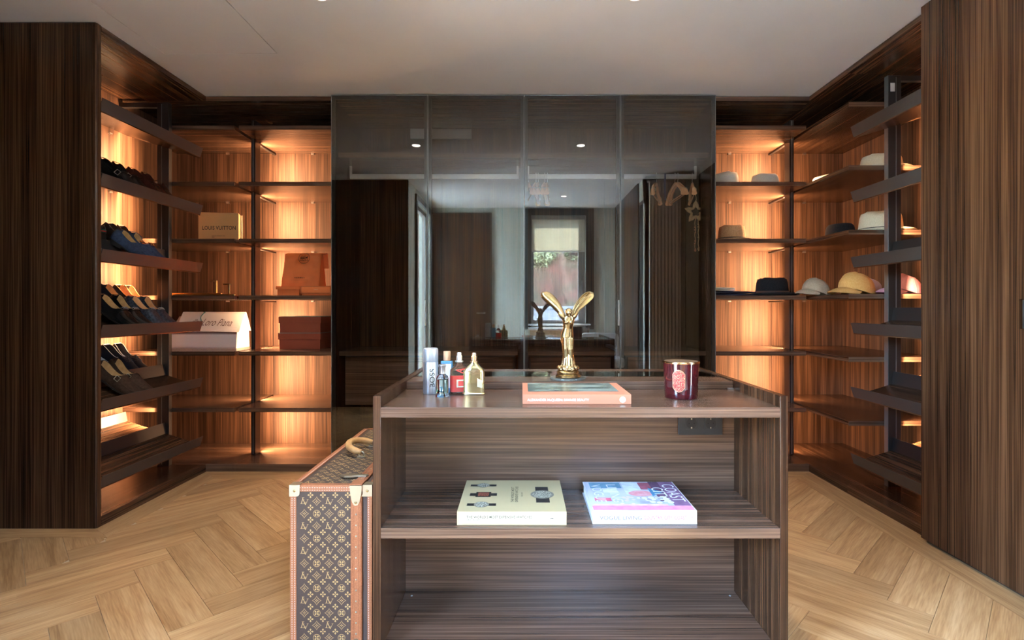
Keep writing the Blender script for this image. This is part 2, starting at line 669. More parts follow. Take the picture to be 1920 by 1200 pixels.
d2 = struct('door_2', gjoin(gbox(1.35, 1.42, 1.0, 1.03, 0.04, 2.30), gbox(1.35, 1.42, 1.27, 1.30, 0.04, 2.30),
                            gbox(1.35, 1.42, 1.03, 1.27, 2.26, 2.30), gbox(1.35, 1.42, 1.03, 1.27, 0.04, 0.10)), MULL)
part('pane', gbox(1.382, 1.388, 1.03, 1.27, 0.10, 2.26), CLEAR, d2)

d1 = struct('door_1', gjoin(gbox(-1.25, -0.44, -0.47, -0.445, 0.005, 2.44)), W_Z)
part('door_trim', gjoin(gbox(-0.44, -0.415, -0.47, -0.435, 0.0, 2.455), gbox(-1.258, -0.44, -0.47, -0.435, 2.441, 2.455)), MULL, d1)
part('door_handle', gjoin(gbox(-0.53, -0.505, -0.445, -0.405, 1.02, 1.045), gbox(-0.63, -0.505, -0.415, -0.40, 1.024, 1.04)), CHROME, d1)

EARTH = speckle('red_earth_and_scrub', (0.040, 0.017, 0.012), (0.022, 0.020, 0.011), scale=2.5, rough=1.0, detail=8)
CONC = speckle('terrace_stone', (0.62, 0.60, 0.56), (0.70, 0.68, 0.64), scale=3, rough=0.9)
hv, hf = [], []
HN, HM = 40, 24
for j in range(HM):
    for i in range(HN):
        x = -9 + 20 * i / (HN - 1)
        y = -3.2 - 9 * j / (HM - 1)
        z = -0.12 + 6.5 * (j / (HM - 1)) ** 0.8 + 0.35 * noise.noise(Vector((x * 0.8, y * 0.8, 0)))
        hv.append((x, y, max(z, -0.12) if j else -0.2))
for j in range(HM - 1):
    for i in range(HN - 1):
        hf.append((j * HN + i, j * HN + i + 1, (j + 1) * HN + i + 1, (j + 1) * HN + i))
struct('hillside', (hv, hf), EARTH, smooth='all')
struct('ground', gbox(-25, 25, -25, 25, -0.40, -0.13), CONC)
LEAF = [principled('leaf_a', (0.030, 0.040, 0.014), 0.6), principled('leaf_b', (0.11, 0.125, 0.060), 0.6), principled('leaf_c', (0.036, 0.042, 0.024), 0.6)]
BARK = principled('bark', (0.12, 0.085, 0.06), 0.9)
garden = [((0.30, -5.7, 1.85), 0.62, 1.15, 1, 'dense olive green bush on the slope, left in the reflected window'),
          ((1.65, -6.0, 1.95), 0.70, 1.20, 0, 'dark green bush on the slope, right in the reflected window'),
          ((1.75, -4.3, 0.75), 0.50, 0.95, 2, 'low grey green bush at the foot of the slope')]
for (p, rr, hh, mi, lab) in garden:
    t = thing('shrub', lab, 'shrub', p, group='bushes outside the window')
    rnd = random.Random(int(p[0] * 100))
    stems = []
    for k in range(5):
        a = rnd.random() * 6.28
        stems.append(gtube([(0, 0, -0.2), (0.25 * rr * math.cos(a), 0.25 * rr * math.sin(a), 0.4 * hh), (0.5 * rr * math.cos(a), 0.5 * rr * math.sin(a), 0.8 * hh)], [0.03, 0.02, 0.008], 5))
    part('stems', gjoin(*stems), BARK, t)
    v, f = [], []
    for k in range(2600):
        u = Vector((rnd.gauss(0, 1), rnd.gauss(0, 1), rnd.gauss(0, 1))).normalized()
        q = 0.55 + 0.45 * rnd.random() ** 0.5
        q *= 1 + 0.3 * noise.noise(u * 2.5 + Vector(p))
        c = Vector((u.x * rr * q, u.y * rr * q, hh * 0.55 + u.z * hh * 0.55 * q))
        d = Vector((rnd.gauss(0, 1), rnd.gauss(0, 1), rnd.gauss(0, 1) + 0.6)).normalized()
        e = d.cross(Vector((rnd.random(), rnd.random(), rnd.random()))).normalized()
        l_, w_ = 0.05 + 0.04 * rnd.random(), 0.02
        o = len(v)
        v += [tuple(c - d * l_), tuple(c + e * w_), tuple(c + d * l_), tuple(c - e * w_)]
        f.append((o, o + 1, o + 2, o + 3))
    part('foliage', (v, f), LEAF[mi], t, kind='stuff', flat=True)
single('garden_wall', 'low pale grey garden wall outside, at the foot of the slope', 'wall', gjoin(gbox(-6, 6, -3.1, -2.9, 0, 1.22), gbox(-6, 6, -3.13, -2.87, 1.22, 1.27)),
       principled('grey_render', (0.10, 0.105, 0.12), 0.9), loc=(0, 0, -0.13))

# ------------------------------------------------------------------ ceiling downlights
for (x, y, lab) in ((-0.92, 2.40, 'round recessed ceiling spotlight over the left of the island'),
                    (0.525, 2.40, 'round recessed ceiling spotlight over the right of the island'),
                    (0.545, 0.31, 'round recessed ceiling spotlight in the passage near the rear window')):
    t = thing('downlight', lab, 'ceiling light', (x, y, CEIL), group='recessed ceiling spotlights')
    part('trim_ring', glathe([(0.034, -0.001), (0.036, -0.004), (0.044, -0.003), (0.046, 0.0)], 28, cap0=False, cap1=False), WHITE, t, smooth=True)
    part('lens', glathe([(0.0345, -0.002), (0.03, -0.0015)], 24, cap0=False), LENSM, t, smooth=True)
    d = bpy.data.lights.new('spot_light', 'SPOT')
    d.energy = SPOT
    d.color = (1.0, 0.88, 0.72)
    d.spot_size = R(96)
    d.spot_blend = 0.8
    d.shadow_soft_size = 0.03
    o = bpy.data.objects.new('spot_light', d)
    C.objects.link(o)
    o.parent = t
    o.location = (0, 0, -0.01)

# ================================================================== SHELVING
SHELF_Z = [2.330, 1.951, 1.568, 1.186, 0.809, 0.429]
TRAY_Z = [2.165, 1.783, 1.400, 1.014, 0.639, 0.249]
TH = 0.028
YF, YB = 3.535, 4.090          # front and back of the rear wall units
XL, XLB = -2.120, -2.680       # front and back of the left wall unit
XR, XRB = 1.940, 2.505         # front and back of the right wall unit


def post(parent, x0, x1, y0, y1, z1, slot):
    o = part('post', gbox(x0, x1, y0, y1, 0.05, z1), BRONZE_D, parent, world=True, bevel=0.0015)
    part('slot', slot, SLOT, o, world=True)
    return o


def sticker(parent, geo):
    part('sticker', geo, WHITE, parent, world=True)


# ---- rear wall, left bay
u = thing('shelving_unit', 'open walnut shelving on the rear wall left of the glass wardrobe, holding bags and boxes', 'shelving', (-1.98, 3.8, 0))
part('back_panel', gbox(XLB, -1.93, YB, YB + 0.02, 0.05, 2.50), W_ZM, u, world=True)
part('back_panel', gbox(-1.928, -1.272, YB, YB + 0.02, 0.05, 2.50), W_ZM, u, world=True)
part('side_panel', gbox(XLB - 0.02, XLB, 3.5335, YB + 0.02, 0.05, 2.50), W_ZM, u, world=True)
part('base_board', gbox(XLB, -1.928, YF + 0.005, YB, 0.0, 0.05), W_X, u, world=True)
part('base_board', gbox(-1.9265, -1.272, YF + 0.005, YB, 0.0, 0.05), W_X, u, world=True)
part('top_board', gbox(XLB, -1.272, YF, YB, 2.495, 2.525), W_X, u, world=True)
for z in SHELF_Z:
    part('shelf', gbox(XLB, -1.930, YF, YB, z - TH, z), W_X, u, world=True, bevel=0.001)
    part('shelf', gbox(-1.900, -1.272, YF, YB, z - TH, z), W_X, u, world=True, bevel=0.001)
    part('bracket', gbox(-1.925, -1.905, 3.83, YB, z - TH - 0.012, z - TH - 0.002), BRONZE, u, world=True)
    for x in (-2.28, -1.62):
        part('shelf_clip', gbox(x - 0.011, x + 0.011, YB - 0.012, YB, z - TH - 0.008, z - TH), CHROME, u, world=True)
pb = post(u, -1.930, -1.900, 3.755, 3.830, 2.445, gbox(-1.917, -1.913, 3.7535, 3.756, 0.06, 2.44))
part('arm', gbox(-1.928, -1.902, 3.83, YB, 2.415, 2.445), BRONZE_D, u, world=True)
sticker(u, gbox(-1.9005, -1.8995, 3.77, 3.81, 2.36, 2.41))
part('led_strip', gbox(-1.922, -1.904, 3.831, 3.834, 0.06, 2.41), LEDM, u, world=True)
area_light(u, (-1.908, 3.842, 1.175), (0.88, 0.48, 0), 0.012, 2.22, LED)
area_light(u, (-1.922, 3.842, 1.175), (-0.88, 0.48, 0), 0.012, 2.22, LED * 0.28)

# ---- rear wall, right bay
u = thing('shelving_unit', 'open walnut shelving on the rear wall right of the glass wardrobe, holding hats', 'shelving', (1.63, 3.8, 0))
part('back_panel', gbox(1.304, 1.950, YB, YB + 0.02, 0.05, 2.50), W_ZM, u, world=True)
part('base_board', gbox(1.304, 1.948, YF + 0.005, YB, 0.0, 0.05), W_X, u, world=True)
part('top_board', gbox(1.304, 1.95, YF, YB, 2.495, 2.525), W_X, u, world=True)
for z in SHELF_Z:
    part('shelf', gbox(1.304, 1.920, YF, YB, z - TH, z), W_X, u, world=True, bevel=0.001)
    part('bracket', gbox(1.925, 1.945, 3.83, YB, z - TH - 0.012, z - TH - 0.002), BRONZE, u, world=True)
    part('shelf_clip', gbox(1.609, 1.631, YB - 0.012, YB, z - TH - 0.008, z - TH), CHROME, u, world=True)
post(u, 1.920, 1.950, 3.755, 3.830, 2.445, gbox(1.933, 1.937, 3.7535, 3.756, 0.06, 2.44))
part('arm', gbox(1.922, 1.948, 3.83, YB, 2.415, 2.445), BRONZE_D, u, world=True)
part('led_strip', gbox(1.924, 1.942, 3.831, 3.834, 0.06, 2.41), LEDM, u, world=True)
area_light(u, (1.928, 3.842, 1.175), (-0.88, 0.48, 0), 0.012, 2.22, LED)
area_light(u, (1.942, 3.842, 1.175), (0.88, 0.48, 0), 0.012, 2.22, LED * 0.28)

# ---- right wall, corner shelves
u = thing('shelving_unit', 'walnut corner shelves on the right wall, holding caps and straw hats', 'shelving', (2.23, 3.6, 0))
part('back_panel', gbox(1.952, XRB, YB, YB + 0.02, 0.05, 2.50), W_ZM, u, world=True)
part('side_panel', gbox(XRB, XRB + 0.02, 3.1245, YB + 0.02, 0.05, 2.50), W_ZM, u, world=True)
part('base_board', gbox(XR, XRB, 3.1245, 3.5385, 0.0, 0.05), W_Y, u, world=True)
part('base_board', gbox(1.950, XRB, 3.54, YB, 0.0, 0.05), W_Y, u, world=True)
part('top_board', gbox(XR, XRB, 3.1245, YF - 0.001, 2.495, 2.525), W_Y, u, world=True)
part('top_board', gbox(1.951, XRB, YF, YB, 2.495, 2.525), W_Y, u, world=True)
for z in SHELF_Z:
    part('shelf', gbox(1.952, XRB, 3.130, YB, z - TH, z), W_Y, u, world=True, bevel=0.001)
    part('edge_band', gbox(1.9515, XRB, 3.1285, 3.1302, z - TH, z), W_X, u, world=True)
    part('shelf_clip', gbox(2.19, 2.212, YB - 0.012, YB, z - TH - 0.008, z - TH), CHROME, u, world=True)
    part('shelf_clip', gbox(XRB - 0.012, XRB, 3.55, 3.572, z - TH - 0.008, z - TH), CHROME, u, world=True)


def shoe_tray(parent, front, back, mid, y0, y1, z):
    """tilted board with front lip, heel rail and rear upstand; x runs from front to back"""
    s = 1 if back > front else -1
    bf, bb = (front + s * 0.015, z - 0.055), (back - s * 0.060, z + 0.100)
    zm = bf[1] + (mid - bf[0]) / (bb[0] - bf[0]) * (bb[1] - bf[1])
    board = part('shoe_shelf', gprism([bf, bb, (bb[0], bb[1] - 0.018), (bf[0], bf[1] - 0.012)], y0, y1, 'y'), W_Y, parent, world=True)
    part('front_lip', gprism([(front + s * 0.018, z - 0.062), (front + s * 0.0155, z - 0.062), (front - s * 0.004, z), (front - s * 0.0015, z + 0.001)], y0, y1, 'y'), BRONZE, board, world=True)
    part('heel_rail', gprism([(mid, zm), (mid + s * 0.003, zm), (mid + s * 0.013, z + 0.090), (mid + s * 0.010, z + 0.090)], y0, y1, 'y'), BRONZE_D, board, world=True)
    part('rear_upstand', gprism([bb, (bb[0] + s * 0.003, bb[1]), (bb[0] + s * 0.013, z + 0.163), (bb[0] + s * 0.010, z + 0.163)], y0, y1, 'y'), BRONZE, board, world=True)
    return board


# ---- left wall, shoe racks
u = thing('shoe_rack', 'walnut wall unit with tilted shoe shelves on the left wall, filled with loafers', 'shoe rack', (-2.40, 3.1, 0))
part('back_panel', gbox(XLB - 0.02, XLB, 2.66, 3.10, 0.05, 2.50), W_ZM, u, world=True)
part('back_panel', gbox(XLB - 0.02, XLB, 3.102, 3.532, 0.05, 2.50), W_ZM, u, world=True)
part('base_board', gbox(XLB, XL, 2.655, 3.533, 0.0, 0.05), W_Y, u, world=True)
part('top_board', gbox(XLB, XL, 2.655, 3.533, 2.495, 2.525), W_Y, u, world=True)
for z in TRAY_Z:
    shoe_tray(u, XL, XLB, -2.362, 2.658, 3.496, z)
    for y in (2.72, 3.42):
        part('shelf_clip', gbox(XLB, XLB + 0.012, y - 0.011, y + 0.011, z + 0.07, z + 0.078), CHROME, u, world=True)
post(u, -2.424, -2.346, 3.498, 3.530, 2.470, gbox(-2.394, -2.391, 3.4965, 3.4985, 0.06, 2.46))
part('arm', gbox(XLB, -2.424, 3.500, 3.528, 2.440, 2.470), BRONZE_D, u, world=True)
part('led_strip', gbox(-2.4250, -2.4242, 3.503, 3.522, 0.06, 2.43), LEDM, u, world=True)
area_light(u, (-2.436, 3.512, 1.19), (-0.95, -0.3, 0), 0.012, 2.26, LED * 0.72, spread=124)

ep = thing('end_panel', 'tall dark walnut end panel closing the left shoe rack', 'panel', (-2.43, 2.64, 0))
part('panel', gbox(-2.75, -2.141, 2.622, 2.652, 0.0, 2.527), W_Z, ep, world=True)
part('edge_strip', gprism([(-2.140, 2.622), (-2.126, 2.622), (-2.120, 2.628), (-2.120, 2.652), (-2.140, 2.652)], 0.0, 2.527, 'z'), W_Z, ep, world=True)

# ---- right wall, shoe racks
u = thing('shoe_rack', 'walnut wall unit with empty tilted shoe shelves beside the tall cabinet on the right', 'shoe rack', (2.23, 2.8, 0))
part('side_panel', gbox(XRB, XRB + 0.02, 2.50, 3.123, 0.05, 2.50), W_ZM, u, world=True)
part('base_board', gbox(XR, XRB, 2.490, 3.123, 0.0, 0.05), W_Y, u, world=True)
part('top_board', gbox(XR, XRB, 2.490, 3.123, 2.495, 2.525), W_Y, u, world=True)
for z in TRAY_Z:
    shoe_tray(u, XR, XRB, 2.178, 2.495, 3.088, z)
    part('shelf_clip', gbox(XRB - 0.012, XRB, 2.70, 2.722, z + 0.07, z + 0.078), CHROME, u, world=True)
pr = post(u, 2.160, 2.236, 3.090, 3.122, 2.470, gbox(2.204, 2.207, 3.0885, 3.0905, 0.06, 2.46))
part('front_edge', gbox(2.158, 2.161, 3.091, 3.121, 0.05, 2.47), SLOT, pr, world=True)
part('arm', gbox(2.236, XRB, 3.092, 3.120, 2.440, 2.470), BRONZE_D, u, world=True)
sticker(u, gbox(2.172, 2.198, 3.0885, 3.0895, 2.375, 2.425))
part('led_strip', gbox(2.2362, 2.2370, 3.095, 3.114, 0.06, 2.43), LEDM, u, world=True)
area_light(u, (2.248, 3.104, 1.19), (0.95, -0.3, 0), 0.012, 2.26, LED * 0.72, spread=124)

# ---- tall closed cabinet on the right
u = thing('tall_cabinet', 'tall closed dark walnut cabinet at the right edge with a recessed pull', 'cabinet', (2.23, 1.9, 0))
part('body', gbox(1.912, 2.58, 1.42, 2.482, 0.03, 2.527), W_Z, u, world=True)
part('plinth', gbox(1.915, 2.58, 1.42, 2.48, 0.0, 0.03), DARK, u, world=True)
da = part('door', gjoin(gbox(1.890, 1.911, 1.994, 2.482, 0.018, 2.522), gbox(1.890, 1.911, 1.966, 1.994, 1.134, 2.522), gbox(1.890, 1.911, 1.966, 1.994, 0.018, 1.022),
                        gbox(1.905, 1.911, 1.966, 1.994, 1.022, 1.134)), W_Z, u, world=True)
part('pull', gbox(1.8895, 1.905, 1.9665, 1.980, 1.024, 1.132), BRONZE_D, da, world=True)
db = part('door', gbox(1.890, 1.911, 1.42, 1.963, 0.018, 2.522), W_Z, u, world=True)

# ================================================================== GLASS WARDROBE
XA, XZ = -1.268, 1.300
u = thing('wardrobe', 'built-in wardrobe with four smoked glass doors in the middle of the rear wall', 'wardrobe', (0.016, 3.8, 0))
part('side_panel', gbox(XA, -1.250, YF + 0.005, YB + 0.02, 0.0, 2.525), W_Z, u, world=True)
part('side_panel', gbox(1.282, XZ, YF + 0.005, YB + 0.02, 0.0, 2.525), W_Z, u, world=True)
for k in range(4):
    x0 = -1.25 + k * 0.633
    part('back_panel', gbox(x0, x0 + 0.6315, YB, YB + 0.02, 0.03, 2.50), W_Z, u, world=True)
part('top_board', gbox(-1.25, 1.282, YF + 0.005, YB, 2.497, 2.525), W_X, u, world=True)
part('base_board', gbox(-1.25, 1.282, YF + 0.005, YB, 0.0, 0.03), W_X, u, world=True)
part('shelf', gbox(-1.248, 0.014, 3.585, YB, 2.128, 2.163), W_X, u, world=True)
part('shelf', gbox(0.016, 1.280, 3.585, YB, 2.128, 2.163), W_X, u, world=True)
VENT = principled('grey_vent_panel', (0.30, 0.31, 0.31), 0.5)
part('vent_plate', gbox(-0.86, -0.385, YB - 0.012, YB, 2.415, 2.494), VENT, u, world=True)
DGREY = principled('black_divider', (0.018, 0.017, 0.017), 0.5)
for (a, b, n) in ((-1.235, -0.035, 2), (0.045, 0.640, 1), (0.715, 1.255, 1)):
    part('chest_top', gbox(a - 0.012, b + 0.012, 3.60, YB, 0.775, 0.805), W_X, u, world=True)
    part('chest_body', gbox(a + 0.01, b - 0.01, 3.66, YB, 0.430, 0.775), DGREY, u, world=True)
    w = (b - a) / n
    for k in range(n):
        part('drawer_front', gbox(a + 0.022 + k * w - (0.02 if k else 0), a + (k + 1) * w - 0.022 + (0.02 if k < n - 1 else 0), 3.63, 3.66, 0.434, 0.762), W_X, u, world=True)
for x in (0.0, 0.678):
    part('divider', gbox(x - 0.02, x + 0.02, 3.62, YB, 0.03, 0.82), DGREY, u, world=True)
for (a, b) in ((-1.238, -0.018), (0.045, 1.268)):
    r = part('hanging_rail', gbox(a, b, 3.794, 3.806, 2.035, 2.070), RAILM, u, world=True, bevel=0.002)
    for x in (a, b - 0.014):
        part('rail_bracket', gbox(x, x + 0.014, 3.792, 3.808, 2.060, 2.128), RAILM, r, world=True)
edges = [-1.268, -0.623, 0.021, 0.663, 1.300]
YD = 3.508
for k in range(4):
    a, b = edges[k] + 0.002, edges[k + 1] - 0.002
    z0, z1 = 0.020, 2.522
    fw = 0.022
    d = part('door', gjoin(gbox(a, a + fw, YD, YD + 0.022, z0, z1), gbox(b - fw, b, YD, YD + 0.022, z0, z1),
                           gbox(a + fw, b - fw, YD, YD + 0.022, z1 - fw, z1), gbox(a + fw, b - fw, YD, YD + 0.022, z0, z0 + fw)), FRAME, u, world=True)
    part('pane', gbox(a + 0.001, b - 0.001, YD - 0.005, YD - 0.0005, z0 + 0.001, z1 - 0.001), SMOKE, d, world=True)
    part('edge_profile', gjoin(gbox(a, a + 0.0025, YD - 0.007, YD - 0.0002, z0, z1), gbox(b - 0.0025, b, YD - 0.007, YD - 0.0002, z0, z1), gbox(a, b, YD - 0.007, YD - 0.0002, z1 - 0.003, z1)), SLOT, d, world=True)
    xh = {0: b - 0.016, 1: None, 2: b - 0.014, 3: None}[k]
    if xh is not None:
        part('handle', gbox(xh, xh + 0.006, YD - 0.018, YD - 0.005, 0.985, 1.155), CHROME, d, world=True, bevel=0.001)

# ================================================================== ISLAND
IX0, IX1, IY0, IY1 = -0.4557, 0.8214, 1.615, 2.400
u = thing('island_unit', 'low walnut island with open front shelves and raised side panels in the room centre', 'island', ((IX0 + IX1) / 2, 2.0, 0))
pt = 0.024
part('side_panel', gbox(IX0, IX0 + pt, IY0, IY1, 0.0, 0.830), W_Z, u, world=True, bevel=0.001)
part('side_panel', gbox(IX1 - pt, IX1, IY0, IY1, 0.0, 0.830), W_Z, u, world=True, bevel=0.001)
xi0, xi1 = IX0 + pt, IX1 - pt
part('top_board', gbox(xi0, xi1, IY0 + 0.001, 1.977, 0.763, 0.795), W_X, u, world=True, bevel=0.001)
part('shelf', gbox(xi0, xi1, IY0 + 0.001, 1.966, 0.391, 0.423), W_X, u, world=True, bevel=0.001)
part('bottom_shelf', gbox(xi0, xi1, IY0 + 0.001, 1.966, 0.012, 0.0435), W_X, u, world=True, bevel=0.001)
part('plinth', gbox(xi0, xi1, IY0 + 0.05, 1.966, 0.0, 0.012), DARK, u, world=True)
part('back_panel', gbox(xi0, xi1, 1.967, 1.985, 0.012, 0.763), W_X, u, world=True)
part('step_rail', gbox(xi0, xi1, 1.978, 1.998, 0.7955, 0.825), W_X, u, world=True, bevel=0.0008)
part('raised_top', gbox(xi0, xi1, 1.9985, 2.112, 0.800, 0.8245), W_X, u, world=True)
part('glass_top', gbox(xi0, xi1, 2.113, 2.285, 0.815, 0.826), TOPGLASS, u, world=True)
part('tray_floor', gbox(xi0, xi1, 2.113, 2.285, 0.770, 0.780), DARK, u, world=True)
part('rear_top', gbox(xi0, xi1, 2.286, IY1, 0.795, 0.822), W_X, u, world=True)
for k in range(2):
    w = (xi1 - xi0) / 2
    dr = part('rear_drawer', gbox(xi0 + k * w + 0.002, xi0 + (k + 1) * w - 0.002, 2.37, 2.392, 0.03, 0.79), W_X, u, world=True)
part('catch', gbox(xi1 - 0.022, xi1 - 0.001, 1.966, 1.977, 0.796, 0.801), CHROME, u, world=True)
for x, y in ((xi0 + 0.03, 1.93), (xi1 - 0.03, 1.93), (xi1 - 0.025, 1.66)):
    part('screw_cap', glathe([(0.004, 0), (0.003, 0.0015)], 12, (x, y, 0.0435)), SLOT, u, world=True)

SOCK = principled('black_plastic', (0.030, 0.032, 0.035), 0.38)
SOCK2 = principled('black_plastic_inner', (0.016, 0.017, 0.018), 0.45)
s = thing('power_socket', 'black double power socket on the back panel inside the island', 'socket', (0.669, 1.967, 0.70))
part('cover_plate', gbox(0.587, 0.751, 1.957, 1.967, 0.628, 0.712), SOCK, s, world=True, bevel=0.002)
for cx in (0.634, 0.705):
    part('insert', gjoin(gbox(cx - 0.022, cx + 0.022, 1.954, 1.958, 0.650, 0.694)), SOCK, s, world=True, bevel=0.001)
    cz = 0.672
    ringo = [(cx + 0.0195 * math.cos(a * math.pi / 16), cz + 0.0195 * math.sin(a * math.pi / 16)) for a in range(32)]
    ringi = [(cx + 0.0175 * math.cos(a * math.pi / 16), cz + 0.0175 * math.sin(a * math.pi / 16)) for a in range(32)]
    v = [(x, 1.9535, z) for x, z in ringo] + [(x, 1.9535, z) for x, z in ringi] + [(x, 1.9538, z) for x, z in ringi]
    f = [(i, (i + 1) % 32, 32 + (i + 1) % 32, 32 + i) for i in range(32)]
    w_ = part('well', (v, f + [tuple(range(64, 96))]), SOCK2, s, world=True, flat=True)
    part('pin_holes', gjoin(gprism(circ(0.0026, 12, cx - 0.0095, cz), 1.9526, 1.9534, 'y'), gprism(circ(0.0026, 12, cx + 0.0095, cz), 1.9526, 1.9534, 'y')), DARK, w_, world=True)
    part('earth_clips', gjoin(gbox(cx - 0.002, cx + 0.002, 1.9515, 1.9535, cz + 0.014, cz + 0.019), gbox(cx - 0.002, cx + 0.002, 1.9515, 1.9535, cz - 0.019, cz - 0.014)), PALEBRASS, w_, world=True)

# ================================================================== TRUNK BESIDE THE ISLAND
CANVAS = speckle('brown_canvas', (0.062, 0.042, 0.036), (0.085, 0.058, 0.048), scale=500, rough=0.5, spec=0.4, bump=0.15)
GOLDPRINT = principled('ochre_print', (0.50, 0.34, 0.14), 0.5)
LEATHER = speckle('tan_leather_edging', (0.30, 0.105, 0.045), (0.42, 0.165, 0.075), scale=300, rough=0.42, spec=0.5)
STITCHM = principled('pale_stitch', (0.62, 0.45, 0.36), 0.6)
HANDLEM = speckle('natural_leather', (0.50, 0.27, 0.10), (0.58, 0.34, 0.14), scale=60, rough=0.4, spec=0.5)


def petals(r, rot=0.0, wid=0.30):
    v, f = [], []
    for k in range(4):
        a = rot + k * math.pi / 2
        ca, sa = math.cos(a), math.sin(a)
        pts = [(0.0, 0.10), (wid * 0.75, 0.48), (wid, 0.72), (0.0, 1.0), (-wid, 0.72), (-wid * 0.75, 0.48)]
        o = len(v)
        v += [((x * ca - y * sa) * r, (x * sa + y * ca) * r) for x, y in pts]
        f.append(tuple(range(o, o + 6)))
    return v, f


def star_ring(r, t):
    out, inn = [], []
    for k in range(32):
        a = 2 * math.pi * k / 32
        rad = (abs(math.cos(a)) ** 0.78 + abs(math.sin(a)) ** 0.78) ** (-1 / 0.78)
        out.append((r * rad * math.cos(a), r * rad * math.sin(a)))
        inn.append(((r * rad - t) * math.cos(a), (r * rad - t) * math.sin(a)))
    return gring2(out, inn)


def strokes(lst):
    v, f = [], []
    for (x0, y0, x1, y1, w) in lst:
        d = Vector((x1 - x0, y1 - y0))
        n = Vector((-d.y, d.x)).normalized() * w / 2
        o = len(v)
        v += [(x0 + n.x, y0 + n.y), (x1 + n.x, y1 + n.y), (x1 - n.x, y1 - n.y), (x0 - n.x, y0 - n.y)]
        f.append((o, o + 1, o + 2, o + 3))
    return v, f


def g2s(g, k, dx=0, dy=0):
    return [(p[0] * k + dx, p[1] * k + dy) for p in g[0]], g[1]


LVG = strokes([(-0.78, -0.62, -0.34, 0.95, 0.20), (-0.66, 0.97, 0.0, 0.97, 0.10), (-1.05, -0.66, 0.28, -0.66, 0.11), (0.28, -0.66, 0.40, -0.20, 0.10),
               (-0.30, 0.42, 0.34, -0.95, 0.20), (0.34, -0.95, 0.92, 0.42, 0.09), (-0.58, 0.44, 0.02, 0.44, 0.09), (0.66, 0.44, 1.15, 0.44, 0.09)])
SYM = {'lv': g2s(LVG, 0.0120), 'flower': petals(0.0098), 'star': gjoin(star_ring(0.0150, 0.0016), petals(0.0055, 0, 0.26)),
       'disc': gjoin(gring2(circ(0.0118, 24), circ(0.0104, 24)), petals(0.0092, math.pi / 4, 0.34))}


def monogram(w, h, ox=0.004, oy=0.004):
    """repeat of four small motifs over w x h, kept inside the panel"""
    out = []
    p = 0.0396
    r = 0
    y = h - oy
    while y > 0.010:
        if r % 2 == 0:
            c = 0
            x = ox
            while x < w - 0.008:
                if x > 0.009 and y < h - 0.009:
                    out.append(g2s(SYM['flower'], 1, x, y))
                x += p
                c += 1
        else:
            x = ox + p / 2
            c = 0
            row = (r // 2) % 2
            while x < w - 0.011:
                if 0.012 < y < h - 0.012:
                    out.append(g2s(SYM[('lv', 'star')[c % 2] if row == 0 else ('star', 'disc')[c % 2]], 1, x, y))
                x += p
                c += 1
        y -= p / 2
        r += 1
    return gjoin(*out)


TX0, TX1, TY0, TY1, TZ = -0.736, -0.476, 1.675, 2.475, 0.535
LIDX, SLX = -0.507, -0.5425
t = thing('trunk', 'brown monogram canvas travel trunk with tan leather edging standing beside the island', 'suitcase', (-0.606, 2.075, 0))
body = part('body', gbox(TX0 + 0.002, SLX, TY0 + 0.002, TY1 - 0.002, 0.0, TZ - 0.002), CANVAS, t, world=True, bevel=0.004, seg=2)
lid = part('lid', gbox(LIDX + 0.001, TX1 - 0.002, TY0 + 0.002, TY1 - 0.002, 0.0, TZ - 0.002), CANVAS, t, world=True, bevel=0.004, seg=2)
e = 0.019
part('monogram_print', gplace(monogram(SLX - TX0 - e, TZ - 2 * e, 0.0055, 0.012), (TX0 + e, TY0 + 0.0012, e), (1, 0, 0), (0, 0, 1)), GOLDPRINT, body, world=True, flat=True, label='ochre monogram print on the front end')
part('monogram_print', gplace(monogram(SLX - TX0 - e, TY1 - TY0 - 2 * e, 0.0055, 0.012), (TX0 + e, TY0 + e, TZ - 0.0012), (1, 0, 0), (0, 1, 0)), GOLDPRINT, body, world=True, flat=True, label='ochre monogram print on the top')
part('monogram_print', gplace(monogram(TY1 - TY0 - 2 * e, TZ - 2 * e, 0.0055, 0.012), (TX0 + 0.0012, TY1 - e, e), (0, -1, 0), (0, 0, 1)), GOLDPRINT, body, world=True, flat=True, label='ochre monogram print on the long side')


def edging(name, lst, par):
    part(name, gjoin(*[gbox(*b) for b in lst]), LEATHER, par, world=True)


q = 0.0035
edging('leather_edging', [(TX0 - q + 0.003, TX0 + e, TY0 - q + 0.003, TY0 + e, 0.0, TZ), (TX0, SLX, TY0 - q + 0.003, TY0 + e, TZ - e, TZ + q - 0.003),
                          (TX0, SLX, TY0 - q + 0.003, TY0 + e, 0.0, e), (TX0 - q + 0.003, TX0 + e, TY0, TY1, TZ - e, TZ + q - 0.003),
                          (TX0 - q + 0.003, TX0 + e, TY0, TY1, 0.0, e), (TX0 - q + 0.003, TX0 + e, TY1 - e, TY1 + q - 0.003, 0.0, TZ), (TX0, SLX, TY1 - e, TY1, TZ - e, TZ + q - 0.003)], body)
edging('leather_edging', [(TX1 - 0.014, TX1 + 0.0005, TY0 - 0.0005, TY0 + 0.014, 0, TZ), (LIDX, TX1, TY0 - 0.0005, TY0 + 0.014, TZ - e, TZ + 0.0005),
                          (TX1 - 0.014, TX1 + 0.0005, TY0, TY1, TZ - 0.014, TZ + 0.0005)], lid)
slat = part('closing_slat', gjoin(gbox(SLX, LIDX, TY0 - 0.004, TY0 + 0.02, 0.0, TZ + 0.003), gbox(SLX, LIDX, TY0 + 0.02, TY1, TZ - 0.02, TZ + 0.003),
                                  gbox(SLX + 0.003, LIDX - 0.003, TY0 + 0.02, TY1 - 0.01, 0.0, TZ - 0.02)), LEATHER, t, world=True, bevel=0.001)
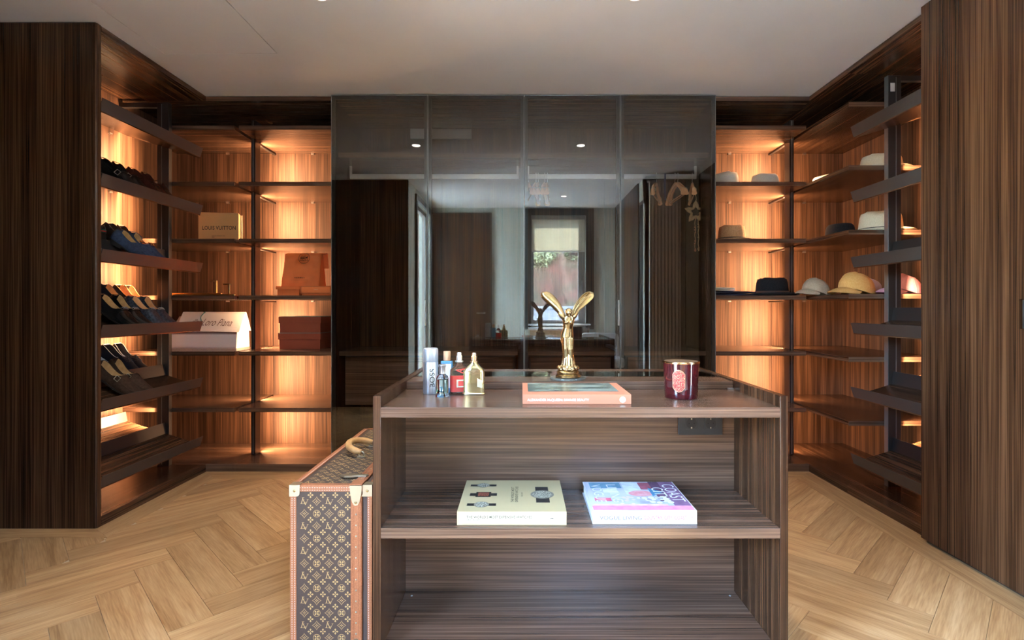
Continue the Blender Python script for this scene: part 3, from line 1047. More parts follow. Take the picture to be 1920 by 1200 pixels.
part('slat_ridges', gjoin(*[gbox(x, x + 0.002, TY0 - 0.0055, TY0 - 0.0035, 0.0, TZ) for x in (SLX + 0.003, SLX + 0.009, LIDX - 0.011, LIDX - 0.005)],
                          *[gbox(x, x + 0.002, TY0, TY1, TZ + 0.0025, TZ + 0.0042) for x in (SLX + 0.003, SLX + 0.009, LIDX - 0.011, LIDX - 0.005)]), LEATHER, slat, world=True)
nails = []
for k in range(14):
    nails.append(gball(((SLX + LIDX) / 2, TY0 - 0.0045, 0.03 + k * 0.0345), 0.0032, 0.002, 0.0032, 8, 5))
for k in range(20):
    nails.append(gball(((SLX + LIDX) / 2, TY0 + 0.05 + k * 0.037, TZ + 0.0035), 0.0032, 0.0032, 0.002, 8, 5))
part('slat_nails', gjoin(*nails), PALEBRASS, slat, world=True, smooth=True, kind='stuff')
st = []
for k in range(68):
    z = 0.025 + k * 0.0073
    for x in (TX0 + 0.0145, TX0 + 0.006, TX1 - 0.010):
        st.append(gbox(x - 0.0012, x + 0.0012, TY0 - 0.0013, TY0, z, z + 0.004))
for k in range(22):
    x = TX0 + 0.022 + k * 0.0078
    for z in (TZ - 0.015, TZ - 0.007):
        st.append(gbox(x, x + 0.004, TY0 - 0.0013, TY0, z - 0.001, z + 0.001))
for k in range(96):
    y = TY0 + 0.03 + k * 0.0078
    st.append(gbox(TX0 + 0.013, TX0 + 0.0155, y, y + 0.0042, TZ, TZ + 0.0012))
part('stitching', gjoin(*st), STITCHM, body, world=True, kind='stuff')


def corner(x0, x1, z0, z1, up):
    """small brass cap wrapping a front corner"""
    r = 0.010
    poly = []
    for k in range(7):
        a = math.pi / 2 * k / 6
        poly.append((x1 - r + r * math.cos(a), z0 + r - r * math.sin(a)) if up else (x1 - r + r * math.cos(a), z1 - r + r * math.sin(a)))
    poly += [(x0, z0), (x0, z1), (x1, z1)] if up else [(x0, z1), (x0, z0), (x1, z0)]
    return gprism(poly, TY0 - 0.004, TY0 - 0.001, 'y')


for (x0, x1, flip) in ((TX0 - 0.002, TX0 + 0.031, False), (TX1 + 0.002, LIDX + 0.003, True)):
    for (z0, z1, up) in ((TZ - 0.034, TZ + 0.002, True), (-0.0005, 0.034, False)):
        c = part('brass_corner', gjoin(corner(x0, x1, z0, z1, up) if not flip else corner(x0, x1, z0, z1, up)), PALEBRASS, t, world=True)
        if up:
            part('corner_cap', gbox(min(x0, x1), max(x0, x1), TY0 - 0.004, TY0 + 0.028, TZ + 0.0005, TZ + 0.003), PALEBRASS, c, world=True, bevel=0.001)
        part('rivet', gball((x0 * 0.5 + x1 * 0.5, TY0 - 0.0045, (z0 + z1) / 2), 0.0042, 0.002, 0.0042, 10, 6), BRASS, c, world=True, smooth=True)
for (z0, z1, s_) in ((TZ - 0.062, TZ + 0.002, -1), (0.0, 0.05, 1)):
    xm = (SLX + LIDX) / 2
    tip, root = (z0, z1) if s_ < 0 else (z1, z0)
    pts = [(SLX - 0.002, root), (SLX + 0.0005, root + s_ * 0.028), (SLX + 0.006, tip - s_ * 0.012), (xm - 0.006, tip - s_ * 0.002), (xm, tip), (xm + 0.006, tip - s_ * 0.002), (LIDX - 0.006, tip - s_ * 0.012), (LIDX - 0.0005, root + s_ * 0.028), (LIDX + 0.002, root)]
    c = part('brass_plate', gprism(pts, TY0 - 0.0085, TY0 - 0.004, 'y'), PALEBRASS, t, world=True)
    part('rivet', gball((xm, TY0 - 0.009, tip - s_ * 0.010), 0.004, 0.002, 0.004, 10, 6), BRASS, c, world=True, smooth=True)
    if s_ < 0:
        part('plate_top', gbox(SLX - 0.002, LIDX + 0.002, TY0 - 0.008, TY0 + 0.040, TZ + 0.0028, TZ + 0.006), LEATHER, c, world=True, bevel=0.001)
hx = -0.608
hp = []
for k in range(15):
    a = math.pi * k / 14
    hp.append((hx - 0.068 * math.sin(a) ** 0.75, 2.075 - 0.075 * math.cos(a), 0.553 + 0.018 * math.sin(a)))
h = part('handle', gtube(hp, [0.008] + [0.0125] * 13 + [0.008], 12), HANDLEM, t, world=True, smooth=True)
for y in (2.000, 2.150):
    part('handle_ring', gjoin(gbox(hx - 0.014, hx + 0.014, y - 0.010, y + 0.010, TZ, TZ + 0.004), gtube([(hx + 0.010 * math.cos(k * math.pi / 8), y, TZ + 0.010 + 0.010 * math.sin(k * math.pi / 8)) for k in range(16)], 0.0025, 6, True)), PALEBRASS, h, world=True)
for y in (1.755, 2.395):
    lk = part('latch', gprism([(-0.605, y - 0.004), (-0.585, y - 0.016), (-0.560, y - 0.014), (-0.545, y - 0.008), (-0.515, y - 0.010), (-0.508, y), (-0.515, y + 0.010), (-0.545, y + 0.008), (-0.560, y + 0.014), (-0.585, y + 0.016), (-0.605, y + 0.004)], TZ + 0.003, TZ + 0.009, 'z'), PALEBRASS, t, world=True, bevel=0.001)
lk = part('lock', gjoin(gbox(-0.560, -0.512, 2.06, 2.10, TZ + 0.003, TZ + 0.012)), PALEBRASS, t, world=True, bevel=0.002)

# ================================================================== BOOKS
PAPER = speckle('book_pages', (0.72, 0.69, 0.62), (0.80, 0.77, 0.70), scale=900, rough=0.9, stretch=(0.02, 0.02, 1))


def book(name, label, x0, x1, y0, y1, z0, z1, cover):
    t = thing(name, label, 'book', ((x0 + x1) / 2, (y0 + y1) / 2, z0))
    c = 0.003
    part('cover', gjoin(gbox(x0, x1, y0, y1, z1 - c, z1), gbox(x0, x1, y0, y1, z0, z0 + c), gbox(x0, x1, y0, y0 + c, z0 + c, z1 - c)), cover, t, world=True)
    part('pages', gbox(x0 + 0.004, x1 - 0.004, y0 + c, y1 - 0.004, z0 + c, z1 - c), PAPER, t, world=True)
    return t


def flat(parent, name, g2, o, ex, ey, mat, **kw):
    return part(name, gplace(g2, o, ex, ey), mat, parent, world=True, flat=True, **kw)


X, Y_, Z_ = (1, 0, 0), (0, 1, 0), (0, 0, 1)
CREAM = principled('cream_cover', (0.47, 0.375, 0.20), 0.6)
CREAM2 = principled('pale_cream_spine', (0.53, 0.475, 0.35), 0.6)
OLIVEINK = principled('olive_ink', (0.055, 0.05, 0.022), 0.5)
bx0, bx1, by0, by1, bz0, bz1 = -0.200, 0.142, 1.639, 1.937, 0.4235, 0.4655
b = book('coffee_table_book', 'cream coffee table book with printed watches on the island shelf', bx0, bx1, by0, by1, bz0, bz1, CREAM)
flat(b, 'spine_panel', grect2(0.006, bx1 - bx0 - 0.006, 0.006, bz1 - bz0 - 0.004), (bx0, by0 - 0.0004, bz0), X, Z_, CREAM2)
flat(b, 'spine_lettering', text2("THE WORLD'S MOST EXPENSIVE WATCHES", width=0.205, height=0.0082, bold=0.010), (bx0 + 0.132, by0 - 0.0008, bz0 + 0.0255), X, Z_, OLIVEINK)
flat(b, 'author_lettering', text2("ARIEL ADAMS", width=0.045), (bx0 + 0.052, by0 - 0.0008, bz0 + 0.0165), X, Z_, OLIVEINK)
flat(b, 'publisher_mark', gjoin(strokes([(-0.006, -0.002, 0.0, 0.002, 0.002), (0.0, 0.002, 0.004, -0.002, 0.0022)]), gring2(circ(0.003, 16, 0.009, 0), circ(0.0024, 16, 0.009, 0))), (bx1 - 0.045, by0 - 0.0008, bz0 + 0.021), X, Z_, INK)
flat(b, 'cover_lettering', text2("THE WORLD'S MOST\nEXPENSIVE WATCHES", width=0.150, height=0.024, bold=0.008), (bx0 + 0.178, by0 + 0.155, bz1 + 0.0004), (0, 1, 0), (-1, 0, 0), OLIVEINK)
flat(b, 'cover_author', text2("ARIEL ADAMS", width=0.04), (bx0 + 0.203, by0 + 0.15, bz1 + 0.0004), (0, 1, 0), (-1, 0, 0), OLIVEINK)
STRAP_INK = principled('dark_strap_print', (0.020, 0.017, 0.015), 0.5)
DIAL_INK = speckle('dial_print', (0.50, 0.48, 0.36), (0.10, 0.09, 0.07), scale=260, rough=0.5, lo=0.42, hi=0.58)
RED_INK = speckle('red_dial_print', (0.05, 0.035, 0.03), (0.40, 0.10, 0.05), scale=300, rough=0.5)


def watch(cx, cy, w, h, horiz, square=False, dial=DIAL_INK):
    zz = bz1 + 0.0004
    if horiz:
        s_ = gjoin(grect2(-w / 2, -w * 0.18, -h * 0.28, h * 0.28), grect2(w * 0.18, w / 2, -h * 0.28, h * 0.28))
    else:
        s_ = gjoin(grect2(-w * 0.28, w * 0.28, -h / 2, -h * 0.2), grect2(-w * 0.28, w * 0.28, h * 0.2, h / 2))
    flat(b, 'watch_strap_print', s_, (bx0 + cx, by0 + cy, zz), X, Y_, STRAP_INK)
    r = min(w, h) * (0.62 if horiz else 0.5)
    if square:
        ol, d = grect2(-r * 0.9, r * 0.9, -r * 0.85, r * 0.85), grect2(-r * 0.65, r * 0.65, -r * 0.62, r * 0.62)
    else:
        ol, d = gdisc2(r, 28), gdisc2(r * 0.84, 28)
    flat(b, 'watch_case_print', ol, (bx0 + cx, by0 + cy, zz + 0.0003), X, Y_, STRAP_INK if square else principled('grey_case_print', (0.20, 0.18, 0.13), 0.5))
    flat(b, 'watch_dial_print', d, (bx0 + cx, by0 + cy, zz + 0.0006), X, Y_, dial)


watch(0.066, 0.242, 0.092, 0.036, True)
watch(0.072, 0.150, 0.092, 0.046, True, True, RED_INK)
watch(0.072, 0.058, 0.094, 0.040, True)
watch(0.272, 0.150, 0.080, 0.150, False)

VOGCOV = speckle('interior_photo_cover', (0.60, 0.63, 0.68), (0.46, 0.50, 0.60), scale=9, rough=0.25, spec=0.5, detail=4)
vx0, vx1, vy0, vy1, vz0, vz1 = 0.2245, 0.5515, 1.647, 1.920, 0.4235, 0.4655
b2 = book('coffee_table_book', 'white spined coffee table book with a pink and blue photo cover on the island shelf', vx0, vx1, vy0, vy1, vz0, vz1, principled('white_cover', (0.55, 0.545, 0.555), 0.5))
zc = vz1 + 0.0004
flat(b2, 'cover_photo', grect2(0.004, 0.323, 0.004, 0.270), (vx0, vy0, zc), X, Y_, VOGCOV)
patches = [((0.004, 0.323, 0.004, 0.040), (0.62, 0.22, 0.36)), ((0.01, 0.25, 0.040, 0.052), (0.70, 0.40, 0.50)), ((0.020, 0.130, 0.205, 0.262), (0.12, 0.26, 0.36)),
           ((0.060, 0.110, 0.160, 0.205), (0.70, 0.72, 0.74)), ((0.135, 0.200, 0.140, 0.270), (0.58, 0.62, 0.68)), ((0.235, 0.270, 0.080, 0.270), (0.10, 0.05, 0.10)),
           ((0.270, 0.323, 0.040, 0.270), (0.20, 0.11, 0.20)), ((0.195, 0.235, 0.190, 0.262), (0.30, 0.08, 0.12)), ((0.020, 0.075, 0.080, 0.110), (0.68, 0.14, 0.22))]
for k, (r_, c_) in enumerate(patches):
    flat(b2, 'photo_area', grect2(*r_), (vx0, vy0, zc + 0.0002 + 0.00004 * k), X, Y_, speckle('photo_tone', c_, tuple(min(1, q * 1.35) for q in c_), scale=40, rough=0.25))
flat(b2, 'photo_area', gdisc2(0.035, 24, 0.185, 0.150, 1.2, 0.8), (vx0, vy0, zc + 0.0008), X, Y_, speckle('photo_pink', (0.66, 0.24, 0.28), (0.74, 0.40, 0.42), scale=60, rough=0.25))
flat(b2, 'photo_area', gdisc2(0.030, 3, 0.235, 0.165, 1.0, 1.6), (vx0, vy0, zc + 0.0009), X, Y_, speckle('photo_blue', (0.06, 0.20, 0.36), (0.10, 0.32, 0.48), scale=40, rough=0.25))
rnd = random.Random(3)
PWHITE = principled('photo_white', (0.70, 0.69, 0.68), 0.3)
for k in range(26):
    flat(b2, 'photo_flower', gdisc2(0.006 + 0.006 * rnd.random(), 9, 0.165 + 0.10 * rnd.random(), 0.062 + 0.05 * rnd.random()), (vx0, vy0, zc + 0.0011 + 0.00003 * k), X, Y_, PWHITE if k % 3 else principled('photo_grey', (0.30, 0.30, 0.33), 0.3))
PPEACH = principled('photo_peach', (0.66, 0.54, 0.50), 0.3)
for k in range(12):
    flat(b2, 'photo_flower', gdisc2(0.004 + 0.005 * rnd.random(), 8, 0.09 + 0.09 * rnd.random(), 0.055 + 0.06 * rnd.random()), (vx0, vy0, zc + 0.00095 + 0.00001 * k), X, Y_, PPEACH)
SILVERP = principled('silver_lettering', (0.76, 0.77, 0.80), 0.3)
flat(b2, 'cover_title', text2("COAST", width=0.165, height=0.042), (vx0 + 0.296, vy0 + 0.155, zc + 0.0022), (0, -1, 0), (1, 0, 0), SILVERP)
flat(b2, 'cover_title', text2("CITY", width=0.11, height=0.040), (vx0 + 0.250, vy0 + 0.150, zc + 0.0022), (0, -1, 0), (1, 0, 0), SILVERP)
flat(b2, 'cover_title', text2("VOGUE", width=0.17, height=0.034), (vx0 + 0.040, vy0 + 0.150, zc + 0.0022), (0, -1, 0), (1, 0, 0), principled('pale_lettering', (0.72, 0.76, 0.80), 0.3))
flat(b2, 'cover_title', text2("LIVING", width=0.17, height=0.034), (vx0 + 0.095, vy0 + 0.150, zc + 0.0021), (0, -1, 0), (1, 0, 0), principled('pale_lettering', (0.74, 0.76, 0.80), 0.3))
PINKINK = principled('pink_ink', (0.36, 0.09, 0.18), 0.5)
flat(b2, 'spine_lettering', text2("VOGUE LIVING", width=0.132, height=0.0125, bold=0.004), (vx0 + 0.088, vy0 - 0.0005, vz0 + 0.0195), X, Z_, principled('grey_ink', (0.10, 0.09, 0.10), 0.5))
flat(b2, 'spine_lettering', text2("COUNTRY, CITY, COAST", width=0.135, height=0.0140, bold=0.015), (vx0 + 0.228, vy0 - 0.0005, vz0 + 0.0190), X, Z_, PINKINK)
flat(b2, 'publisher_mark', strokes([(-0.003, -0.006, 0.002, 0.007, 0.0012), (0.003, -0.006, -0.001, 0.004, 0.001), (-0.004, 0.0, 0.004, 0.002, 0.001)]), (vx1 - 0.015, vy0 - 0.0005, vz0 + 0.021), X, Z_, PINKINK)

PEACH = principled('peach_cloth_cover', (0.46, 0.17, 0.095), 0.7)
mx0, mx1, my0, my1, mz0, mz1 = 0.005, 0.350, 1.670, 1.935, 0.7955, 0.8255
b3 = book('coffee_table_book', 'peach coffee table book with a misty portrait cover lying on the island top', mx0, mx1, my0, my1, mz0, mz1, PEACH)
MIST = speckle('misty_portrait_print', (0.055, 0.085, 0.075), (0.30, 0.36, 0.32), scale=11, rough=0.22, spec=0.5, stretch=(0.6, 1.8, 1), detail=2, lo=0.40, hi=0.68)
flat(b3, 'cover_photo', grect2(0.018, 0.318, 0.060, 0.258), (mx0, my0, mz1 + 0.0004), X, Y_, MIST)
WINK = principled('white_ink', (0.82, 0.80, 0.76), 0.5)
flat(b3, 'spine_lettering', text2("ALEXANDER McQUEEN: SAVAGE BEAUTY", width=0.196, height=0.0088, bold=0.012), (mx0 + 0.113, my0 - 0.0005, mz0 + 0.0125), X, Z_, WINK)
flat(b3, 'museum_mark', gdisc2(0.0098, 24), (mx0 + 0.318, my0 - 0.0005, mz0 + 0.0140), X, Z_, WINK)
flat(b3, 'museum_mark_letters', strokes([(-0.004, 0.003, -0.001, 0.003, 0.0012), (0.001, 0.003, 0.004, 0.003, 0.0012), (-0.003, -0.002, 0.0, -0.002, 0.0012), (0.001, -0.004, 0.004, -0.004, 0.0012), (-0.001, 0.0, 0.003, 0.0, 0.001)]), (mx0 + 0.318, my0 - 0.0009, mz0 + 0.0140), X, Z_, principled('grey_mark', (0.35, 0.25, 0.2), 0.5))

# ================================================================== SCENT BOTTLES AND CANDLE
GLASS = principled('clear_glass', (1, 1, 1), 0.0, trans=1.0, ior=1.45)
ZT = 0.7955


def rrect(w, d, r, n=5):
    p = []
    for (cx, cy, a0) in ((w / 2 - r, d / 2 - r, 0), (-w / 2 + r, d / 2 - r, 90), (-w / 2 + r, -d / 2 + r, 180), (w / 2 - r, -d / 2 + r, 270)):
        for k in range(n):
            a = R(a0 + 90 * k / (n - 1))
            p.append((cx + r * math.cos(a), cy + r * math.sin(a)))
    return p


def loft_z(secs):
    return gloft([[(x, y, z) for x, y in rrect(w, d, r)] for (w, d, r, z) in secs])


SATIN = principled('satin_silver', (0.62, 0.64, 0.66), 0.34, metal=0.9)
t = thing('deodorant_can', 'tall silver deodorant spray can with vertical black lettering, leftmost on the island', 'spray can', (-0.3235, 1.880, ZT))
part('can', glathe([(0.0255, 0.0), (0.0268, 0.003), (0.0268, 0.112), (0.0262, 0.1135)], 40), SATIN, t, smooth=True)
part('cap', glathe([(0.0262, 0.114), (0.0266, 0.1145), (0.0266, 0.155), (0.0255, 0.160), (0.022, 0.1625)], 40), principled('silver_cap', (0.50, 0.53, 0.56), 0.42, metal=0.6), t, smooth=True)
tx = text2("BOSS", width=0.066, height=0.018, bold=0.008)
rr = 0.0271
v = [(rr * math.sin(0.38 - y / rr * 1.0), -rr * math.cos(0.38 - y / rr * 1.0), 0.058 + x) for x, y in tx[0]]
part('lettering', (v, tx[1]), INK, t, flat=True)

t = thing('perfume_bottle', 'small clear perfume bottle with silver neck in front of the spray can', 'perfume', (-0.272, 1.815, ZT))
part('flask', glathe([(0.0215, 0.0), (0.0235, 0.002), (0.0235, 0.006), (0.0212, 0.009), (0.0212, 0.062), (0.019, 0.070), (0.012, 0.076), (0.0095, 0.080)], 36), GLASS, t, smooth=True)
part('liquid', glathe([(0.0185, 0.012), (0.0192, 0.014), (0.0192, 0.059), (0.018, 0.060)], 32), principled('green_liquid', (0.62, 0.78, 0.62), 0.0, trans=1.0, ior=1.36), t, smooth=True)
part('neck_cap', glathe([(0.0105, 0.078), (0.0108, 0.100), (0.0125, 0.103), (0.0135, 0.108), (0.012, 0.1105)], 30), CHROME, t, smooth=True)

BLUEG = principled('blue_glass', (0.10, 0.28, 0.45), 0.08, coat=0.6)
t = thing('perfume_bottle', 'blue perfume bottle with a wooden cap behind the small clear bottle', 'perfume', (-0.268, 1.900, ZT))
part('flask', loft_z([(0.042, 0.026, 0.005, 0.0), (0.0435, 0.0275, 0.006, 0.003), (0.0435, 0.0275, 0.006, 0.112), (0.041, 0.026, 0.006, 0.115)]), BLUEG, t, smooth=35)
part('paper_label', gbox(-0.016, 0.017, -0.0144, -0.0138, 0.018, 0.105), WHITE, t)
part('wooden_cap', glathe([(0.0122, 0.116), (0.0125, 0.117), (0.0125, 0.148), (0.0118, 0.149)], 30), principled('beech_cap', (0.62, 0.36, 0.20), 0.5), t, smooth=True)


def crest_flask(t, body, metal, wide, foot, low=None, label_mat=None):
    secs = [(wide * 1.0, 0.034, 0.010, 0.004), (wide, 0.036, 0.011, 0.010), (wide, 0.036, 0.011, 0.080), (wide * 0.94, 0.035, 0.012, 0.087),
            (wide * 0.68, 0.030, 0.012, 0.095), (wide * 0.44, 0.024, 0.010, 0.104), (wide * 0.30, 0.020, 0.009, 0.112)]
    part('flask', loft_z(secs), body, t, smooth=35)
    part('foot', loft_z([(wide * 1.06, 0.042, 0.012, 0.0), (wide * 1.07, 0.043, 0.012, 0.003), (wide * 1.02, 0.040, 0.012, 0.006)]), foot, t, smooth=35)
    part('collar', glathe([(0.011, 0.111), (0.0145, 0.113), (0.0145, 0.117), (0.011, 0.119)], 28), metal, t, smooth=True)
    part('atomiser', glathe([(0.0105, 0.118), (0.0108, 0.134), (0.0085, 0.136), (0.0085, 0.144), (0.007, 0.147)], 28), metal, t, smooth=True)


REDL = principled('red_band', (0.62, 0.045, 0.045), 0.15, coat=0.8)
t = thing('perfume_bottle', 'clear crested perfume bottle with a red band and silver atomiser', 'perfume', (-0.2215, 1.880, ZT), rot=(0, 0, R(14)))
crest_flask(t, GLASS, CHROME, 0.066, GLASS)
part('red_band', loft_z([(0.0675, 0.0372, 0.0115, 0.008), (0.0675, 0.0372, 0.0115, 0.066)]), REDL, t, smooth=35)
part('script_mark', gplace(strokes([(-0.020, 0.004, 0.020, 0.010, 0.003), (-0.018, 0.004, 0.004, -0.006, 0.003), (0.004, -0.006, 0.022, 0.0, 0.003), (-0.006, 0.0, 0.016, 0.012, 0.0025)]), (0.006, -0.0192, 0.081), X, Z_), REDL, t, flat=True)
part('plate_rim', gbox(-0.012, 0.030, -0.0205, -0.0190, 0.024, 0.052), principled('silver_plate', (0.75, 0.76, 0.78), 0.25, metal=1.0), t)
part('plate_print', gbox(-0.006, 0.014, -0.0212, -0.0204, 0.029, 0.047), REDL, t)

GOLDG = principled('gold_glass', (0.70, 0.58, 0.28), 0.10, metal=0.85, coat=0.5)
t = thing('perfume_bottle', 'gold crested perfume bottle with gold atomiser, rightmost of the bottles', 'perfume', (-0.1675, 1.870, ZT), rot=(0, 0, R(-8)))
crest_flask(t, GOLDG, principled('rose_gold', (0.80, 0.56, 0.34), 0.18, metal=1.0), 0.076, principled('pale_gold_foot', (0.80, 0.68, 0.42), 0.15, metal=1.0))
part('script_mark', gplace(strokes([(-0.022, 0.004, 0.022, 0.008, 0.003), (-0.022, 0.004, 0.0, -0.006, 0.003), (0.0, -0.006, 0.024, -0.001, 0.003), (-0.018, -0.010, 0.018, 0.012, 0.0022)]), (0.004, -0.0190, 0.078), X, Z_), principled('rose_gold_mark', (0.80, 0.60, 0.40), 0.2, metal=1.0), t, flat=True)
part('plate', gprism([(0.016, 0.028), (0.0335, 0.024), (0.0335, 0.050), (0.016, 0.058)], -0.0200, -0.0184, 'y'), principled('cream_gold_plate', (0.78, 0.70, 0.48), 0.3, metal=0.6), t)

REDGL = principled('dark_red_glass', (0.050, 0.003, 0.006), 0.06, coat=1.0, spec=0.6)
t = thing('candle_jar', 'dark red glass candle jar with gold rim and oval crest on the island', 'candle', (0.548, 1.800, ZT))
part('jar', glathe([(0.0525, 0.0), (0.0545, 0.003), (0.0555, 0.02), (0.0590, 0.110), (0.0595, 0.118)], 64, cap1=False), REDGL, t, smooth=True)
part('rim', glathe([(0.0595, 0.1175), (0.0615, 0.118), (0.0620, 0.1215), (0.0605, 0.1245), (0.056, 0.1245)], 64, cap0=False, cap1=False), principled('copper_gold_rim', (0.74, 0.42, 0.20), 0.2, metal=1.0), t, smooth=True)
part('lid', glathe([(0.0580, 0.120), (0.0575, 0.1242), (0.03, 0.1238)], 48), speckle('speckled_copper_lid', (0.30, 0.20, 0.12), (0.16, 0.10, 0.07), scale=300, rough=0.4, metal=0.6), t, smooth=True)
CRESTM = speckle('crest_print', (0.30, 0.03, 0.03), (0.52, 0.24, 0.15), scale=330, rough=0.5, lo=0.48, hi=0.60, detail=4)
cg = [(-0.021, -0.022), (-0.021, 0.022), (-0.012, 0.034), (0.0, 0.038), (0.012, 0.034), (0.021, 0.022), (0.021, -0.022), (0.012, -0.034), (0.0, -0.038), (-0.012, -0.034)]


def on_jar(pts, off, ang):
    v = []
    for x, z in pts:
        rj = 0.0558 + (z + 0.062) * 0.0325 + off
        a = ang + x / 0.058
        v.append((rj * math.sin(a), -rj * math.cos(a), 0.062 + z))
    return v


def crest(scale, off, mat, name):
    n = 12
    rows = []
    ys = [(-0.038 + 0.076 * k / 24) for k in range(25)]

    def half(y):
        a = abs(y)
        return 0.021 if a < 0.022 else (0.021 - 0.009 * (a - 0.022) / 0.012 if a < 0.034 else 0.012 * (0.038 - a) / 0.004)
    v, f = [], []
    for y in ys:
        h_ = half(y) * scale
        v += on_jar([(-h_ + 2 * h_ * k / n, y * scale) for k in range(n + 1)], off, -0.42)
    for j in range(24):
        for k in range(n):
            f.append((j * (n + 1) + k, j * (n + 1) + k + 1, (j + 1) * (n + 1) + k + 1, (j + 1) * (n + 1) + k))
    part(name, (v, f), mat, t, flat=True)


crest(1.0, 0.0006, principled('copper_print', (0.55, 0.30, 0.18), 0.35, metal=0.5), 'crest_border')
crest(0.93, 0.0010, CRESTM, 'crest_print')
part('crest_band', (on_jar([(-0.019, -0.012), (0.019, 0.006), (0.019, 0.012), (-0.019, -0.006)], 0.0016, -0.42), [(0, 1, 2, 3)]), principled('copper_band', (0.60, 0.36, 0.22), 0.35, metal=0.4), t, flat=True)

# ================================================================== BRASS FIGURINE
def remeshed(geo, voxel, smooth_it=4):
    me = make_mesh('tmp', geo)
    o = bpy.data.objects.new('tmp', me)
    C.objects.link(o)
    m = o.modifiers.new('r', 'REMESH')
    m.mode = 'VOXEL'
    m.voxel_size = voxel
    m2 = o.modifiers.new('s', 'SMOOTH')
    m2.iterations = smooth_it
    m2.factor = 0.5
    dg = bpy.context.evaluated_depsgraph_get()
    dg.update()
    r = bpy.data.meshes.new_from_object(o.evaluated_get(dg))
    g = ([tuple(v.co) for v in r.vertices], [tuple(p.vertices) for p in r.polygons])
    bpy.data.objects.remove(o)
    bpy.data.meshes.remove(r)
    return g


FX, FY, FZ = 0.183, 2.048, 0.8250
t = thing('figurine', 'polished brass figurine of a winged woman on a round glass disc', 'figurine', (FX, FY, FZ))
part('glass_disc', glathe([(0.068, 0.0), (0.0695, 0.002), (0.0695, 0.005), (0.068, 0.007)], 56), principled('green_edge_glass', (0.75, 0.88, 0.84), 0.02, trans=0.85, ior=1.45), t, smooth=True)
part('pedestal', glathe([(0.047, 0.007), (0.049, 0.009), (0.049, 0.015), (0.044, 0.019), (0.042, 0.020), (0.0435, 0.023), (0.043, 0.029), (0.039, 0.033)], 48), BRASS, t, smooth=True)


def ring(cx, cy, z, rx, ry, n=24, wob=0.0, k=5, ph=0.0):
    return [(cx + rx * (1 + wob * math.sin(k * a + ph)) * math.cos(a), cy + ry * (1 + wob * math.sin(k * a + ph)) * math.sin(a), z) for a in [2 * math.pi * i / n for i in range(n)]]


body = gloft([ring(0, 0, 0.031, 0.036, 0.034, wob=0.10, k=5), ring(0.001, 0, 0.042, 0.038, 0.035, wob=0.14, k=5, ph=0.5), ring(0.001, 0.001, 0.055, 0.028, 0.026, wob=0.14, k=6, ph=1),
              ring(0.000, 0.002, 0.066, 0.021, 0.020, wob=0.16, k=5, ph=1.6), ring(-0.001, 0.003, 0.085, 0.0175, 0.017, wob=0.14, k=5, ph=2.2),
              ring(-0.002, 0.003, 0.105, 0.0175, 0.017, wob=0.10, k=4, ph=2.6), ring(-0.003, 0.003, 0.125, 0.0200, 0.019, wob=0.06, k=3, ph=3.0),
              ring(-0.004, 0.003, 0.148, 0.0245, 0.020, wob=0.03, k=2), ring(-0.004, 0.003, 0.168, 0.0260, 0.021, wob=0.02, k=2), ring(-0.003, 0.001, 0.182, 0.0235, 0.019),
              ring(-0.001, -0.003, 0.197, 0.0195, 0.0165), ring(0.000, -0.007, 0.212, 0.0205, 0.0170), ring(0.001, -0.011, 0.226, 0.0235, 0.0175), ring(0.001, -0.013, 0.238, 0.0235, 0.0150),
              ring(0.001, -0.016, 0.246, 0.015, 0.011), ring(0.001, -0.020, 0.252, 0.0085, 0.0085)])
head = gjoin(gball((0.001, -0.027, 0.259), 0.0125, 0.0135, 0.0155, 18, 12), gball((0.001, -0.020, 0.263), 0.0140, 0.0140, 0.0130, 18, 12),
             gball((0.001, -0.0405, 0.2555), 0.0022, 0.003, 0.0040, 8, 6), gball((0.001, -0.039, 0.2475), 0.0045, 0.0025, 0.002, 8, 6),
             gball((0.001, -0.036, 0.2450), 0.0055, 0.004, 0.0045, 10, 6), gball((-0.0065, -0.0365, 0.2625), 0.004, 0.003, 0.0018, 8, 6), gball((0.0085, -0.0365, 0.2625), 0.004, 0.003, 0.0018, 8, 6))
legs = gjoin(gtube([(-0.009, -0.010, 0.160), (-0.010, -0.017, 0.118), (-0.009, -0.011, 0.080), (-0.010, -0.020, 0.045)], [0.0135, 0.0105, 0.0085, 0.007], 12),
             gtube([(0.008, -0.010, 0.160), (0.009, -0.016, 0.116), (0.010, -0.011, 0.078), (0.012, -0.021, 0.045)], [0.0135, 0.0105, 0.0085, 0.007], 12),
             gball((-0.011, -0.028, 0.037), 0.006, 0.012, 0.005, 10, 6), gball((0.013, -0.029, 0.037), 0.006, 0.012, 0.005, 10, 6))
bust = gjoin(gball((-0.0085, -0.024, 0.221), 0.0075, 0.007, 0.0075, 10, 7), gball((0.0105, -0.024, 0.221), 0.0075, 0.007, 0.0075, 10, 7))
folds = []
for k in range(7):
    a = -2.9 + k * 0.45
    folds.append(gtube([(0.017 * math.cos(a), 0.003 + 0.016 * math.sin(a), 0.140), (0.016 * math.cos(a + 0.15), 0.003 + 0.015 * math.sin(a + 0.15), 0.100), (0.024 * math.cos(a + 0.1), 0.029 * math.sin(a + 0.1), 0.055), (0.039 * math.cos(a), 0.037 * math.sin(a), 0.036)], [0.003, 0.0045, 0.006, 0.007], 8))
for k in range(9):
    a = k * 0.7
    folds.append(gball((0.034 * math.cos(a), 0.031 * math.sin(a), 0.043), 0.011, 0.010, 0.010, 10, 6))
arms = []
